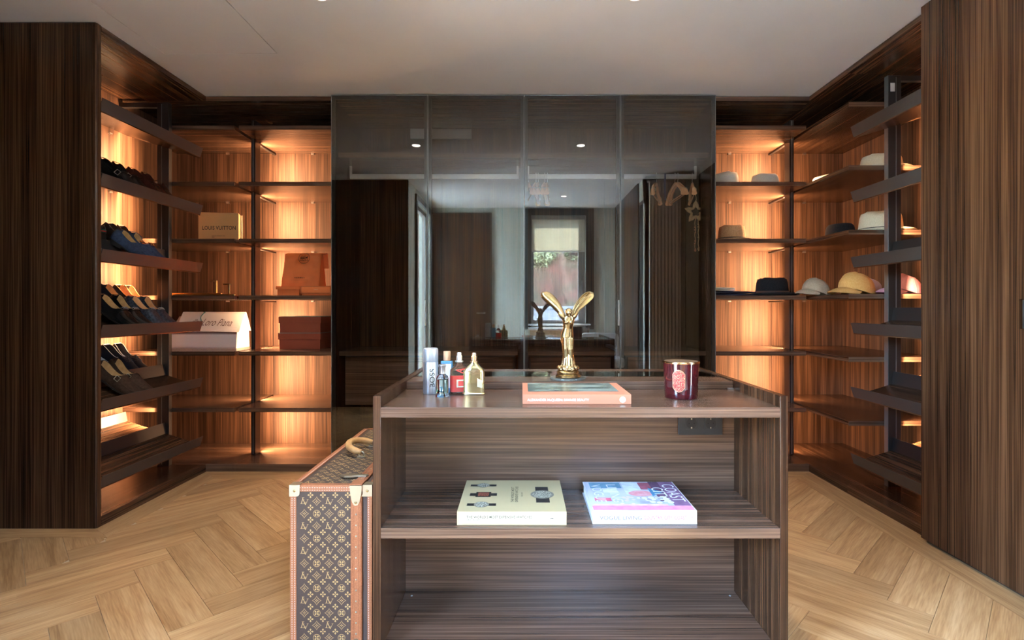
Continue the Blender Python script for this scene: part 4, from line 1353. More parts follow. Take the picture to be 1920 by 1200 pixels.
for s_ in (-1, 1):
    arms.append(gtube([(s_ * 0.017, -0.012, 0.236), (s_ * 0.027, -0.004, 0.243), (s_ * 0.036, 0.006, 0.256)], [0.0085, 0.0075, 0.006], 10))
part('figure', remeshed(gjoin(body, head, legs, bust, *folds, *arms), 0.0016, 3), BRASS, t, smooth='all')
for s_ in (-1, 1):
    rings = []
    for k in range(19):
        u_ = k / 18
        cx = s_ * (0.012 + 0.088 * u_ - 0.010 * math.sin(math.pi * u_))
        cz = 0.230 + 0.108 * u_ ** 0.92
        cy = 0.002 + 0.028 * math.sin(u_ * 1.7)
        w = smooth_tab([(0, 0.008), (0.25, 0.013), (0.55, 0.0185), (0.8, 0.021), (0.93, 0.0165), (1, 0.004)], u_)
        th = 0.0042 * (1 - 0.55 * u_)
        ex = Vector((s_ * 0.78, 0.18, -0.58)).normalized()
        dirv = Vector((s_ * 0.62, 0.15, 0.76)).normalized()
        en = ex.cross(dirv).normalized()
        r_ = []
        for j in range(14):
            a = 2 * math.pi * j / 14
            ca = math.cos(a)
            r_.append(tuple(Vector((cx, cy, cz)) + ex * w * ca + en * (th * math.sin(a) + 0.008 * (ca * ca - 0.4) * (w / 0.02))))
        rings.append(r_)
    wg = part('wing', gloft(rings), BRASS, t, smooth='all')
    ridges = []
    for j in (-0.55, -0.1, 0.35):
        ridges.append(gtube([tuple((Vector(rings[k][0]) + Vector(rings[k][7])) / 2 + (Vector(rings[k][0]) - Vector(rings[k][7])) / 2 * j + Vector((0, -0.003, 0))) for k in range(3, 17)], 0.0012, 6))
    part('feather_ridges', gjoin(*ridges), BRASS, wg, smooth=True)

# ================================================================== SHOES
def shoe_rings(L, W, collar, side):
    wt = [(0, 0.40), (0.04, 0.66), (0.12, 0.80), (0.28, 0.78), (0.42, 0.80), (0.58, 0.95), (0.70, 1.0), (0.82, 0.92), (0.91, 0.72), (0.97, 0.44), (1.0, 0.16)]
    ht = [(0, 0.056), (0.05, 0.066), (0.15, 0.062), (0.30, 0.050), (0.44, 0.050), (0.52, 0.070), (0.60, 0.064), (0.72, 0.050), (0.85, 0.041), (0.94, 0.034), (1.0, 0.020)]
    rings = []
    N = 26
    for i in range(N):
        tt = (i / (N - 1)) ** 0.92
        w = smooth_tab(wt, tt) * W / 2
        h = smooth_tab(ht, tt) * collar
        lift = 0.016 * (1 - max(0, min(1, (tt - 0.12) / 0.35))) + 0.010 * max(0, (tt - 0.80) / 0.2) ** 2
        o = 0.0 if tt < 0.035 else (1.0 if tt < 0.475 else (0.5 if tt < 0.51 else 0.0))
        yo = side * 0.012 * math.sin(math.pi * tt) + side * 0.006 * tt
        prof_c = [(-1.0, 0.0), (-1.05, 0.25), (-1.0, 0.50), (-0.86, 0.74), (-0.64, 0.90), (-0.42, 0.97), (-0.2, 0.995), (0, 1.0)]
        ins = min(0.30, 0.016 / max(h, 0.01))
        prof_o = [(-1.0, 0.0), (-1.05, 0.25), (-1.0, 0.55), (-0.88, 0.86), (-0.80, 1.0), (-0.70, 0.90), (-0.66, ins), (0, ins * 0.8)]
        half = [((1 - o) * a[0] + o * b[0], (1 - o) * a[1] + o * b[1]) for a, b in zip(prof_c, prof_o)]
        full = half + [(-a, b) for a, b in half[-2::-1]]
        rings.append((tt, o, [(tt * L, yo + a * w, lift + b * h) for a, b in full]))
    return rings


def shoe(name, label, mats, pos, row, z, style='loafer', side=1, L=0.285, group=None, rev=False, yaw=0.0, collar=1.0):
    """row 0: heel on the heel rail, row 1: heel on the rear upstand"""
    th = R(29)
    tx, tz = (XL - 0.024, z - 0.046) if row == 0 else (-2.386, z + 0.030)
    loc = (tx - L * math.cos(th), pos, tz + L * math.sin(th) + 0.004)
    rot = (0, th, R(yaw))
    if rev:
        loc, rot = (-2.392, pos, z + 0.098), (0, R(-2), R(180))
    t = thing(name, label, 'shoe', loc, rot, group)
    rg = shoe_rings(L, 0.098, collar, side)
    n = len(rg[0][2])
    V = [p for r in rg for p in r[2]]
    fu, fi = [], []
    for i in range(len(rg) - 1):
        opn = rg[i][1] > 0.9 and rg[i + 1][1] > 0.4
        for j in range(n - 1):
            f = (i * n + j, i * n + j + 1, (i + 1) * n + j + 1, (i + 1) * n + j)
            (fi if opn and 4 <= j <= n - 6 else fu).append(f)
    fu.append(tuple(range(n)))
    fu.append(tuple(range((len(rg) - 1) * n, len(rg) * n)))
    up = part('upper', (V, fu), mats['upper'], t, smooth='all', weld=False)
    part('insole', (V, fi), mats['lining'], t, smooth='all')
    # sole and heel
    out = []
    for (tt, o, pts) in rg:
        out.append((pts[0], pts[-1]))
    lo = 0.006 if style != 'sneaker' else 0.014
    rings = []
    for k, (a, b) in enumerate(out):
        c = ((a[1] + b[1]) / 2)
        e_ = 1.07
        ya, yb = c + (a[1] - c) * e_, c + (b[1] - c) * e_
        x = a[0] + (0.003 if k == len(out) - 1 else (-0.003 if k == 0 else 0))
        rings.append([(x, ya, a[2] + 0.002), (x, yb, b[2] + 0.002), (x, yb, b[2] - lo), (x, ya, a[2] - lo)])
    so = part('sole', gloft(rings), mats['sole'], t, smooth=30)
    if style != 'sneaker':
        hl = [r for r in rings[:8]]
        rr_ = [[(p[0][0], p[0][1], p[0][2] - 0.004), (p[1][0], p[1][1], p[1][2] - 0.004), (p[2][0], p[2][1], -0.010), (p[3][0], p[3][1], -0.010)] for p in hl]
        part('heel', gloft(rr_), mats['sole'], t)

    def band(t0, t1, j0, j1, grow):
        sel = [r for r in rg if t0 <= r[0] <= t1]
        vv, ff = [], []
        m = j1 - j0 + 1
        for r in sel:
            P = r[2]
            cx = sum(p[1] for p in P) / n
            for j in range(j0, j1 + 1):
                p = P[j]
                vv.append((p[0], cx + (p[1] - cx) * (1 + grow), p[2] * (1 + grow) + 0.0012))
        for i in range(len(sel) - 1):
            for j in range(m - 1):
                ff.append((i * m + j, i * m + j + 1, (i + 1) * m + j + 1, (i + 1) * m + j))
        return vv, ff

    def frame(c, w, h, tk, ex, ey):
        ex, ey = Vector(ex).normalized(), Vector(ey).normalized()
        pts = [(-w, -h), (w, -h), (w, h), (-w, h)]
        return gtube([tuple(Vector(c) + ex * a + ey * b_) for a, b_ in pts], tk, 6, True)
    mid = min(rg, key=lambda r: abs(r[0] - 0.56))[2]
    topc = mid[n // 2]
    if style in ('loafer', 'strap', 'chain', 'monk'):
        part('strap', band(0.52, 0.605, 1, n - 2, 0.035), mats.get('strap', mats['upper']), t, smooth='all')
    if style == 'loafer':
        bz = topc[2] + 0.005
        part('buckle', gjoin(frame((topc[0], topc[1], bz), 0.010, 0.016, 0.002, (1, 0, -0.35), (0, 1, 0)), gbox(topc[0] - 0.002, topc[0] + 0.002, topc[1] - 0.016, topc[1] + 0.016, bz, bz + 0.003)), BRASS, t, smooth=True)
        if 'accent' in mats:
            part('ribbon', band(0.535, 0.585, 3, n - 4, 0.05), mats['accent'], t, smooth='all')
    if style == 'chain':
        ch = []
        for k in range(5):
            a = -2 + k
            p = mid[n // 2 + int(a * 1.0)]
            ch.append(frame((p[0], p[1] * 1.04, p[2] + 0.0045), 0.0065, 0.0050, 0.0016, (1, 0, -0.3), (0, 1, -0.25 * a)))
        part('chain_buckle', gjoin(*ch), CHROME, t, smooth=True)
    if style == 'monk':
        p = mid[3] if side > 0 else mid[n - 4]
        sg = -1 if side > 0 else 1
        p = mid[n - 4] if False else mid[3]
        part('buckle', frame((p[0], p[1] - 0.004, p[2] + 0.004), 0.0125, 0.012, 0.0020, (1, 0, -0.15), (0, 0.45, 0.9)), PALEBRASS, t, smooth=True)
    if style in ('lace', 'sneaker'):
        lc = []
        for q in (0.53, 0.575, 0.62, 0.665):
            P = min(rg, key=lambda r: abs(r[0] - q))[2]
            lc.append(gtube([(p[0], p[1] * 1.02, p[2] + 0.003) for p in P[4:n - 4]], 0.0019, 5))
        P = min(rg, key=lambda r: abs(r[0] - 0.54))[2]
        c = P[n // 2]
        for s2 in (-1, 1):
            lc.append(gtube([(c[0], c[1], c[2] + 0.004), (c[0] + 0.010, c[1] + s2 * 0.014, c[2] + 0.016), (c[0] + 0.022, c[1] + s2 * 0.020, c[2] + 0.004), (c[0] + 0.010, c[1] + s2 * 0.010, c[2] + 0.002)], 0.0018, 5))
            lc.append(gtube([(c[0], c[1], c[2] + 0.004), (c[0] + 0.022, c[1] + s2 * 0.010, c[2] - 0.002), (c[0] + 0.045, c[1] + s2 * 0.020, c[2] - 0.014)], 0.0016, 5))
        part('laces', gjoin(*lc), mats.get('laces', mats['upper']), t, smooth=True)
    if style != 'sneaker':
        sel = [r for r in rg if 0.60 <= r[0] <= 0.965]
        pa = [(r[2][3][0], r[2][3][1], r[2][3][2] + 0.0012) for r in sel]
        pb_ = [(r[2][n - 4][0], r[2][n - 4][1], r[2][n - 4][2] + 0.0012) for r in sel]
        part('apron_seam', gtube(pa + pb_[::-1], 0.0016, 5), mats['upper'], t, smooth=True)
    # collar piping
    sel = [r for r in rg if 0.03 <= r[0] <= 0.50]
    pa = [r[2][4] for r in sel]
    pb_ = [r[2][n - 5] for r in sel]
    part('collar_piping', gtube(pa[::-1] + pb_, 0.0016, 5), mats.get('piping', mats['upper']), t, smooth=True)
    return t


BLK = principled('black_leather', (0.010, 0.0095, 0.0095), 0.25, coat=0.25)
BURG = speckle('burgundy_leather', (0.045, 0.012, 0.009), (0.075, 0.020, 0.014), scale=30, rough=0.25, spec=0.6)
BLUE = speckle('navy_suede', (0.030, 0.040, 0.075), (0.050, 0.065, 0.110), scale=90, rough=0.95, spec=0.15)
BRN = speckle('brown_suede', (0.042, 0.022, 0.014), (0.066, 0.036, 0.023), scale=90, rough=0.95, spec=0.15)
NAVY = principled('dark_navy_leather', (0.008, 0.010, 0.018), 0.35)
TAN = speckle('tan_lining', (0.42, 0.22, 0.08), (0.52, 0.29, 0.12), scale=40, rough=0.55)
TANO = speckle('orange_tan_lining', (0.55, 0.24, 0.09), (0.62, 0.30, 0.13), scale=40, rough=0.55)
SOLE = principled('dark_sole', (0.018, 0.013, 0.010), 0.6)
RIB = principled('red_blue_ribbon', (0.28, 0.02, 0.05), 0.6)
DKBRN = principled('dark_brown_leather', (0.020, 0.012, 0.009), 0.4)
check = bpy.data.materials.new('dark_check_canvas')
check.use_nodes = True
cn = check.node_tree
ck = cn.nodes.new('ShaderNodeTexChecker')
ck.inputs['Scale'].default_value = 75
ck.inputs[1].default_value = (0.012, 0.014, 0.022, 1)
ck.inputs[2].default_value = (0.045, 0.050, 0.068, 1)
tcx = cn.nodes.new('ShaderNodeTexCoord')
cn.links.new(tcx.outputs['Object'], ck.inputs[0])
cn.links.new(ck.outputs[0], cn.nodes['Principled BSDF'].inputs['Base Color'])
cn.nodes['Principled BSDF'].inputs['Roughness'].default_value = 0.45

z2, z3, z4, z5 = TRAY_Z[1], TRAY_Z[2], TRAY_Z[3], TRAY_Z[4]
M = lambda up, li, **k: dict(upper=up, lining=li, sole=SOLE, **k)
shoe('buckled_shoe', 'black leather buckled shoe on the second shelf, nearer the end panel', M(BLK, BLK), 2.930, 0, z2, 'monk', 1, group='black buckled pair')
shoe('buckled_shoe', 'black leather buckled shoe on the second shelf, beside the burgundy pair', M(BLK, BLK), 3.040, 0, z2, 'monk', -1, group='black buckled pair')
shoe('laced_shoe', 'burgundy leather laced shoe next to the black buckled shoes', M(BURG, BURG), 3.153, 0, z2, 'lace', 1, group='burgundy laced pair')
shoe('laced_shoe', 'burgundy leather laced shoe nearest the metal post on the second shelf', M(BURG, BURG), 3.268, 0, z2, 'lace', -1, group='burgundy laced pair')
shoe('slip_on_shoe', 'dark wine slip-on shoe behind the black buckled shoes, nearest the end panel', M(DKBRN, BURG), 3.270, 1, z2, 'plain', 1, group='dark wine slip-on pair')
shoe('slip_on_shoe', 'dark wine slip-on shoe behind the black buckled shoes, farther from the end panel', M(DKBRN, BURG), 3.375, 1, z2, 'plain', -1, group='dark wine slip-on pair')

shoe('suede_loafer', 'blue suede loafer with red ribbon and gold buckle, front one of its pair', M(BLUE, TAN, accent=RIB), 3.068, 0, z3, 'loafer', 1, group='blue suede loafers')
shoe('suede_loafer', 'blue suede loafer with red ribbon and gold buckle, half hidden behind its mate', M(BLUE, TAN, accent=RIB), 3.170, 0, z3, 'loafer', -1, group='blue suede loafers')
shoe('leather_shoe', 'dark brown leather shoe behind the blue suede loafers, nearer the end panel', M(DKBRN, DKBRN), 3.290, 1, z3, 'lace', 1, group='dark brown pair on third shelf')
shoe('leather_shoe', 'dark brown leather shoe behind the blue suede loafers, nearer the post', M(DKBRN, DKBRN), 3.390, 1, z3, 'lace', -1, group='dark brown pair on third shelf')
t = shoe('striped_shoe', 'brown shoe with green and red heel stripe at the third shelf', M(DKBRN, TAN), 3.005, 1, z3, 'plain', 1, L=0.26, rev=True)
GRN = principled('green_stripe', (0.01, 0.06, 0.035), 0.6)
REDS = principled('red_stripe', (0.45, 0.02, 0.02), 0.6)
for zz, mm in ((0.030, GRN), (0.037, REDS), (0.044, GRN)):
    rg = shoe_rings(0.26, 0.098, 1.0, 1)
    pth = [(r[2][1][0] - 0.001, r[2][1][1] * 1.04, zz + 0.006) for r in rg[5:0:-1]] + [(-0.004, -0.012, zz + 0.006), (-0.005, 0, zz + 0.006), (-0.004, 0.012, zz + 0.006)] + [(r[2][-2][0] - 0.001, r[2][-2][1] * 1.04, zz + 0.006) for r in rg[1:6]]
    part('heel_stripe', gtube(pth, 0.0036, 6), mm, t, smooth=True)

shoe('chain_loafer', 'glossy black loafer with a silver chain buckle, nearest the end panel', M(BLK, TAN), 2.935, 0, z4, 'chain', 1, L=0.295, group='black chain loafers')
shoe('chain_loafer', 'glossy black loafer with a silver chain buckle, beside the checked loafers', M(BLK, TAN), 3.050, 0, z4, 'chain', -1, L=0.295, group='black chain loafers')
shoe('checked_loafer', 'dark blue checked canvas loafer next to the black chain loafers', M(check, TANO), 3.152, 0, z4, 'chain', 1, group='checked loafers')
shoe('checked_loafer', 'dark blue checked canvas loafer nearest the post', M(check, TANO), 3.262, 0, z4, 'chain', -1, group='checked loafers')
shoe('tan_lined_loafer', 'brown loafer with bright orange tan lining behind the chain loafers', M(DKBRN, TANO, piping=TANO), 3.365, 1, z4, 'plain', 1, group='tan lined loafers')
shoe('tan_lined_loafer', 'brown loafer with bright orange tan lining, farthest back on the fourth shelf', M(DKBRN, TANO, piping=TANO), 3.452, 1, z4, 'plain', -1, group='tan lined loafers')
shoe('navy_slip_on', 'dark navy slip-on shoe behind the black chain loafers by the end panel', M(NAVY, TAN), 3.255, 1, z4, 'plain', 1)

shoe('monk_shoe', 'dark brown suede monk shoe with a square gold buckle, in front of its pair', M(BRN, TAN), 2.935, 0, z5, 'monk', 1, L=0.30, group='brown suede monk shoes')
shoe('monk_shoe', 'dark brown suede monk shoe half hidden behind its mate', M(BRN, TAN), 3.045, 0, z5, 'monk', -1, L=0.30, group='brown suede monk shoes')
WPIPE = principled('white_piping', (0.70, 0.68, 0.66), 0.5)
shoe('navy_sneaker', 'navy sneaker with white piping behind the brown monk shoes, nearer the end panel', dict(upper=NAVY, lining=NAVY, sole=WPIPE, piping=WPIPE), 3.265, 1, z5, 'sneaker', 1, group='navy sneakers')
shoe('navy_sneaker', 'navy sneaker with white piping behind the brown monk shoes, farther back', dict(upper=NAVY, lining=NAVY, sole=WPIPE, piping=WPIPE), 3.365, 1, z5, 'sneaker', -1, group='navy sneakers')

# ================================================================== BAGS AND BOXES (left shelves)
def wrinkled(geo, amp, scale, seed=0):
    out = []
    for p in geo[0]:
        q = Vector(p) * scale + Vector((seed, seed * 2.3, 0))
        out.append((p[0] + amp * noise.noise(q), p[1] + amp * noise.noise(q + Vector((9, 0, 0))), p[2]))
    return out, geo[1]


def sheet(fn, nu, nv):
    v = [fn(i / nu, j / nv) for j in range(nv + 1) for i in range(nu + 1)]
    f = [(j * (nu + 1) + i, j * (nu + 1) + i + 1, (j + 1) * (nu + 1) + i + 1, (j + 1) * (nu + 1) + i) for j in range(nv) for i in range(nu)]
    return v, f


KRAFT = principled('ochre_kraft', (0.62, 0.33, 0.13), 0.6)
KRAFTE = principled('pale_edge', (0.82, 0.66, 0.46), 0.6)
x0, x1, y0, zb, zt = -2.303, -2.017, 3.750, 1.5685, 1.785
t = thing('paper_bag', 'ochre paper bag with black lettering standing on the third shelf', 'bag', ((x0 + x1) / 2, y0 + 0.02, zb))
part('front_sheet', gprism([(x0, zb), (x1, zb), (x1, zt - 0.006), (x0, zt)], y0, y0 + 0.003, 'y'), KRAFT, t, world=True)
part('rear_sheet', gprism([(x0 + 0.004, zb), (x1 + 0.010, zb), (x1 + 0.010, zt - 0.018), (x0 + 0.004, zt - 0.012)], y0 + 0.030, y0 + 0.033, 'y'), KRAFTE, t, world=True)
part('gusset', gjoin(gprism([(y0 + 0.003, zb), (y0 + 0.030, zb), (y0 + 0.030, zt - 0.02), (y0 + 0.003, zt - 0.008)], x1 - 0.003, x1, 'x'), gprism([(y0 + 0.003, zb), (y0 + 0.030, zb), (y0 + 0.030, zt - 0.014), (y0 + 0.003, zt - 0.004)], x0, x0 + 0.003, 'x'),
                     gbox(x0, x1, y0 + 0.003, y0 + 0.030, zb, zb + 0.002)), KRAFT, t, world=True)
flat(t, 'lettering', text2('LOUIS VUITTON', width=0.238, height=0.028, bold=0.012), ((x0 + x1) / 2 + 0.004, y0 - 0.0006, 1.674), X, Z_, INK)
flat(t, 'small_lettering', text2('MAISON FONDEE EN 1854\nPARIS', width=0.095, height=0.016), ((x0 + x1) / 2, y0 - 0.0006, 1.612), X, Z_, INK)

# gold rods with hooks
GOLDR = principled('satin_gold_rod', (0.80, 0.50, 0.20), 0.28, metal=1.0)
for (xa, xb, xp, yy, hh, dz, lab) in ((-2.440, -2.085, -2.125, 3.660, 0.108, 0.012, 'long gold rod with the taller upright hook on the fourth shelf'),
                                      (-2.410, -1.960, -2.000, 3.600, 0.082, 0.003, 'long gold rod with the shorter upright hook, nearer the shelf divider')):
    t = thing('gold_hook_rod', lab, 'hook rail', ((xa + xb) / 2, yy, 1.1865), group='gold hook rods')
    part('rod', gjoin(gbox(xa, xb, yy - 0.010, yy + 0.010, 1.1865 + (0 if dz < 0.01 else 0.0), 1.1865 + 0.008 + dz)), GOLDR, t, world=True, bevel=0.002)
    part('upright', gbox(xp - 0.006, xp + 0.006, yy - 0.006, yy + 0.006, 1.1865 + 0.008, 1.1865 + hh), GOLDR, t, world=True, bevel=0.001)
    part('hook_arm', gbox(xp - 0.038, xp + 0.006, yy - 0.005, yy + 0.005, 1.1865 + hh - 0.008, 1.1865 + hh), GOLDR, t, world=True, bevel=0.001)

# white folded bag
WBAG = principled('white_paper', (0.80, 0.76, 0.72), 0.65)
BRK = principled('brown_print', (0.085, 0.025, 0.020), 0.6)
t = thing('paper_bag', 'white folded paper bag with brown script lettering on the fifth shelf', 'bag', (-2.30, 3.89, 0.8095))
xa, xb = -2.545, -2.070
zb = 0.8095
part('lower_body', gprism([(3.815, zb), (3.835, 0.960), (3.915, 1.040), (3.985, 0.960), (4.000, zb)], xa, xb, 'x'), WBAG, t, world=True)
part('side_gusset', gjoin(gprism([(3.818, zb), (3.838, 0.958), (3.985, 0.958), (3.998, zb)], xb, xb + 0.004, 'x')), WBAG, t, world=True)


def flapf(u_, v_):
    xx = xa + 0.035 + (xb - xa + 0.0 - 0.035 + 0.018) * u_
    prof = [(3.822, 0.938), (3.858, 1.000), (3.905, 1.072), (3.925, 1.074), (3.960, 1.010), (3.990, 0.935)]
    k = v_ * 5
    i = min(int(k), 4)
    f_ = k - i
    y = prof[i][0] + (prof[i + 1][0] - prof[i][0]) * f_
    z = prof[i][1] + (prof[i + 1][1] - prof[i][1]) * f_
    return (xx - 0.0 * v_, y - 0.004, z - 0.010 * u_ * (1 if v_ < 0.6 else 0.2))


g = sheet(flapf, 10, 20)
gl = (g[0] + [(p[0], p[1] + 0.004, p[2] - 0.003) for p in g[0]], g[1] + [tuple(i + len(g[0]) for i in reversed(f)) for f in g[1]])
fp = part('folded_flap', gl, WBAG, t, world=True)
nrm = Vector((0, -0.84, 0.54)).normalized()
exf = Vector((0.995, 0, -0.024))
eyf = Vector((0, 0.54, 0.84)).normalized()
o_ = Vector(flapf(0.52, 0.20)) + nrm * 0.003
flat(fp, 'lettering', text2('Loro Piana', width=0.220, height=0.060, shear=0.45, bold=-0.008), o_ + Vector((0.045, 0, 0)), exf, eyf, BRK)
cr = gjoin(gring2(circ(0.017, 20), circ(0.014, 20)), gring2(circ(0.010, 4, -0.018, 0, 0.8, 1.6), circ(0.0075, 4, -0.018, 0, 0.8, 1.6)), gring2(circ(0.010, 4, 0.018, 0, 0.8, 1.6), circ(0.0075, 4, 0.018, 0, 0.8, 1.6)),
           strokes([(-0.009, 0.017, -0.006, 0.026, 0.003), (0.0, 0.018, 0.0, 0.028, 0.003), (0.009, 0.017, 0.006, 0.026, 0.003), (-0.006, 0.002, 0.006, 0.004, 0.006)]))
flat(fp, 'crest', cr, o_ + Vector((-0.115, 0, 0)), exf, eyf, BRK)
part('ribbon', gtube([tuple(Vector(flapf(0.34 + 0.02 * math.sin(k), 0.14 + 0.036 * k)) + nrm * 0.003) for k in range(12)], 0.0035, 5), principled('teal_ribbon', (0.06, 0.14, 0.14), 0.6), fp, world=True, smooth=True)
for zz, hh in ((0.932, 0.004), (0.921, 0.009), (0.912, 0.003)):
    yy = 3.835 + (zz - 0.960) * (0.020 / 0.150)
    flat(t, 'printed_band', grect2(0.0, xb - xa, -hh / 2, hh / 2), (xa, yy - 0.0030, zz), X, (0, 0.13, 0.99), BRK)
flat(t, 'printed_band', grect2(0.0, xb - xa, 0, 0.002), (xa, 3.8140, zb + 0.006), X, (0, 0.13, 0.99), BRK)

# orange bag on orange boxes
OR = principled('orange_paper', (0.86, 0.22, 0.06), 0.5)
ORD = principled('orange_box', (0.78, 0.18, 0.045), 0.55)
ORE = principled('orange_box_edge', (0.40, 0.075, 0.02), 0.6)


def lid_box(name, label, cat, x0, x1, y0, y1, z0, z1, lid_h, mb, ml, group=None):
    t = thing(name, label, cat, ((x0 + x1) / 2, (y0 + y1) / 2, z0), group=group)
    part('box_base', gbox(x0 + 0.007, x1 - 0.007, y0 + 0.007, y1 - 0.007, z0, z1 - 0.002), mb, t, world=True, bevel=0.0008)
    part('lid', gbox(x0, x1, y0, y1, z1 - lid_h, z1), ml, t, world=True, bevel=0.0008)
    return t


z0 = 1.1865
lid_box('orange_box', 'flat orange gift box under the left of the orange bag', 'box', -1.690, -1.525, 3.62, 3.90, z0, z0 + 0.066, 0.022, ORD, ORD, 'orange gift boxes')
tb = lid_box('orange_box', 'flat orange gift box with dark edge lines under the right of the orange bag', 'box', -1.512, -1.300, 3.60, 3.90, z0, z0 + 0.066, 0.052, ORD, OR, 'orange gift boxes')
fr_ = gring2([(0.004, 0.016), (0.206, 0.016), (0.206, 0.064), (0.004, 0.064)], [(0.007, 0.019), (0.203, 0.019), (0.203, 0.061), (0.007, 0.061)])
flat(tb, 'edge_line', fr_, (-1.512, 3.5994, z0), X, Z_, ORE)
flat(tb, 'lettering', text2('HERMES', width=0.026), (-1.406, 3.5992, z0 + 0.042), X, Z_, principled('pale_print', (0.85, 0.55, 0.35), 0.5))
ZB = z0 + 0.0665
t = thing('paper_bag', 'crumpled orange paper bag with a round black emblem on the orange boxes', 'bag', (-1.56, 3.76, ZB))
xl, xr = -1.690, -1.430


def bagf(u_, v_):
    w0, w1 = xl + 0.012 * v_, xr - 0.0 + 0.0 * v_
    xx = w0 + (w1 - w0) * u_
    yy = 3.70 + 0.05 * v_ + 0.010 * noise.noise(Vector((u_ * 4, v_ * 4, 1.3))) + 0.006 * noise.noise(Vector((u_ * 9, v_ * 9, 4)))
    if u_ > 0.6 and v_ > 0.55:
        yy += 0.03 * (u_ - 0.6) * math.sin((v_ - 0.55) * 9)
    return (xx, yy, ZB + 0.238 * v_ + 0.003 * noise.noise(Vector((u_ * 5, 3, 0))))


g = sheet(bagf, 22, 22)
part('front_sheet', (g[0] + [(p[0], p[1] + 0.003, p[2]) for p in g[0]], g[1] + [tuple(i + len(g[0]) for i in reversed(f)) for f in g[1]]), OR, t, world=True, smooth='all')
part('gusset', gjoin(gprism([(3.705, ZB), (3.755, ZB + 0.235), (3.785, ZB + 0.235), (3.84, ZB)], xr - 0.002, xr + 0.004, 'x'),
                     gprism([(3.705, ZB), (3.755, ZB + 0.235), (3.785, ZB + 0.235), (3.84, ZB)], xl + 0.004, xl + 0.008, 'x'), gbox(xl + 0.004, xr, 3.785, 3.788, ZB + 0.05, ZB + 0.232), gbox(xl + 0.004, xr, 3.71, 3.84, ZB, ZB + 0.003)), OR, t, world=True)
part('folded_flap', gprism([(3.755, ZB + 0.240), (3.792, ZB + 0.240), (3.812, ZB + 0.135), (3.806, ZB + 0.135), (3.788, ZB + 0.234), (3.755, ZB + 0.236)], xl + 0.02, xr + 0.035, 'x'), OR, t, world=True)
oe = Vector(bagf(0.56, 0.86))
em = gjoin(gring2(circ(0.040, 36), circ(0.0375, 36)), gring2(circ(0.0075, 14, -0.022, -0.009), circ(0.0055, 14, -0.022, -0.009)), gring2(circ(0.0075, 14, -0.005, -0.009), circ(0.0055, 14, -0.005, -0.009)),
           strokes([(-0.026, 0.002, -0.002, 0.002, 0.007), (-0.026, 0.006, -0.020, 0.016, 0.0025), (-0.020, 0.016, -0.006, 0.015, 0.0025), (-0.006, 0.015, -0.002, 0.004, 0.0025), (-0.002, 0.0, 0.012, 0.002, 0.002),
                    (0.010, 0.004, 0.024, 0.005, 0.008), (0.022, 0.006, 0.028, 0.015, 0.004), (0.012, 0.0, 0.010, -0.015, 0.0025), (0.022, 0.0, 0.024, -0.015, 0.0025), (0.004, -0.006, 0.005, 0.020, 0.003), (-0.032, -0.017, 0.032, -0.017, 0.0018)]))
flat(t, 'emblem', em, oe + Vector((0.0, -0.016, -0.002)), X, (0, 0.2, 0.98), INK)
ol = Vector(bagf(0.50, 0.26))
flat(t, 'lettering', text2('HERMES', width=0.072, height=0.011, spacing=1.2, bold=0.01), ol + Vector((0, -0.014, 0)), X, (0, 0.2, 0.98), principled('brown_ink', (0.12, 0.03, 0.015), 0.5))
flat(t, 'small_lettering', text2('24, FAUBOURG SAINT-HONORE PARIS', width=0.115), ol + Vector((0, -0.013, -0.016)), X, (0, 0.2, 0.98), principled('orange_ink', (0.45, 0.10, 0.03), 0.5))

RUST = principled('rust_red_board', (0.30, 0.062, 0.028), 0.55)
TEAL = principled('teal_edge', (0.16, 0.26, 0.26), 0.5)
for k, lab in ((0, 'rust red lidded box, lower of the stack of two'), (1, 'rust red lidded box, upper of the stack of two')):
    zz = 0.8095 + k * 0.1164
    dx = 0.003 * k
    tb = lid_box('storage_box', lab, 'box', -1.722 + dx, -1.420 + dx, 3.72, 3.99, zz, zz + 0.1132, 0.044, RUST, RUST, 'rust red boxes')
    part('lid_edge', gbox(-1.7215 + dx, -1.4205 + dx, 3.7205, 3.9895, zz + 0.1132, zz + 0.1160), TEAL, tb, world=True)

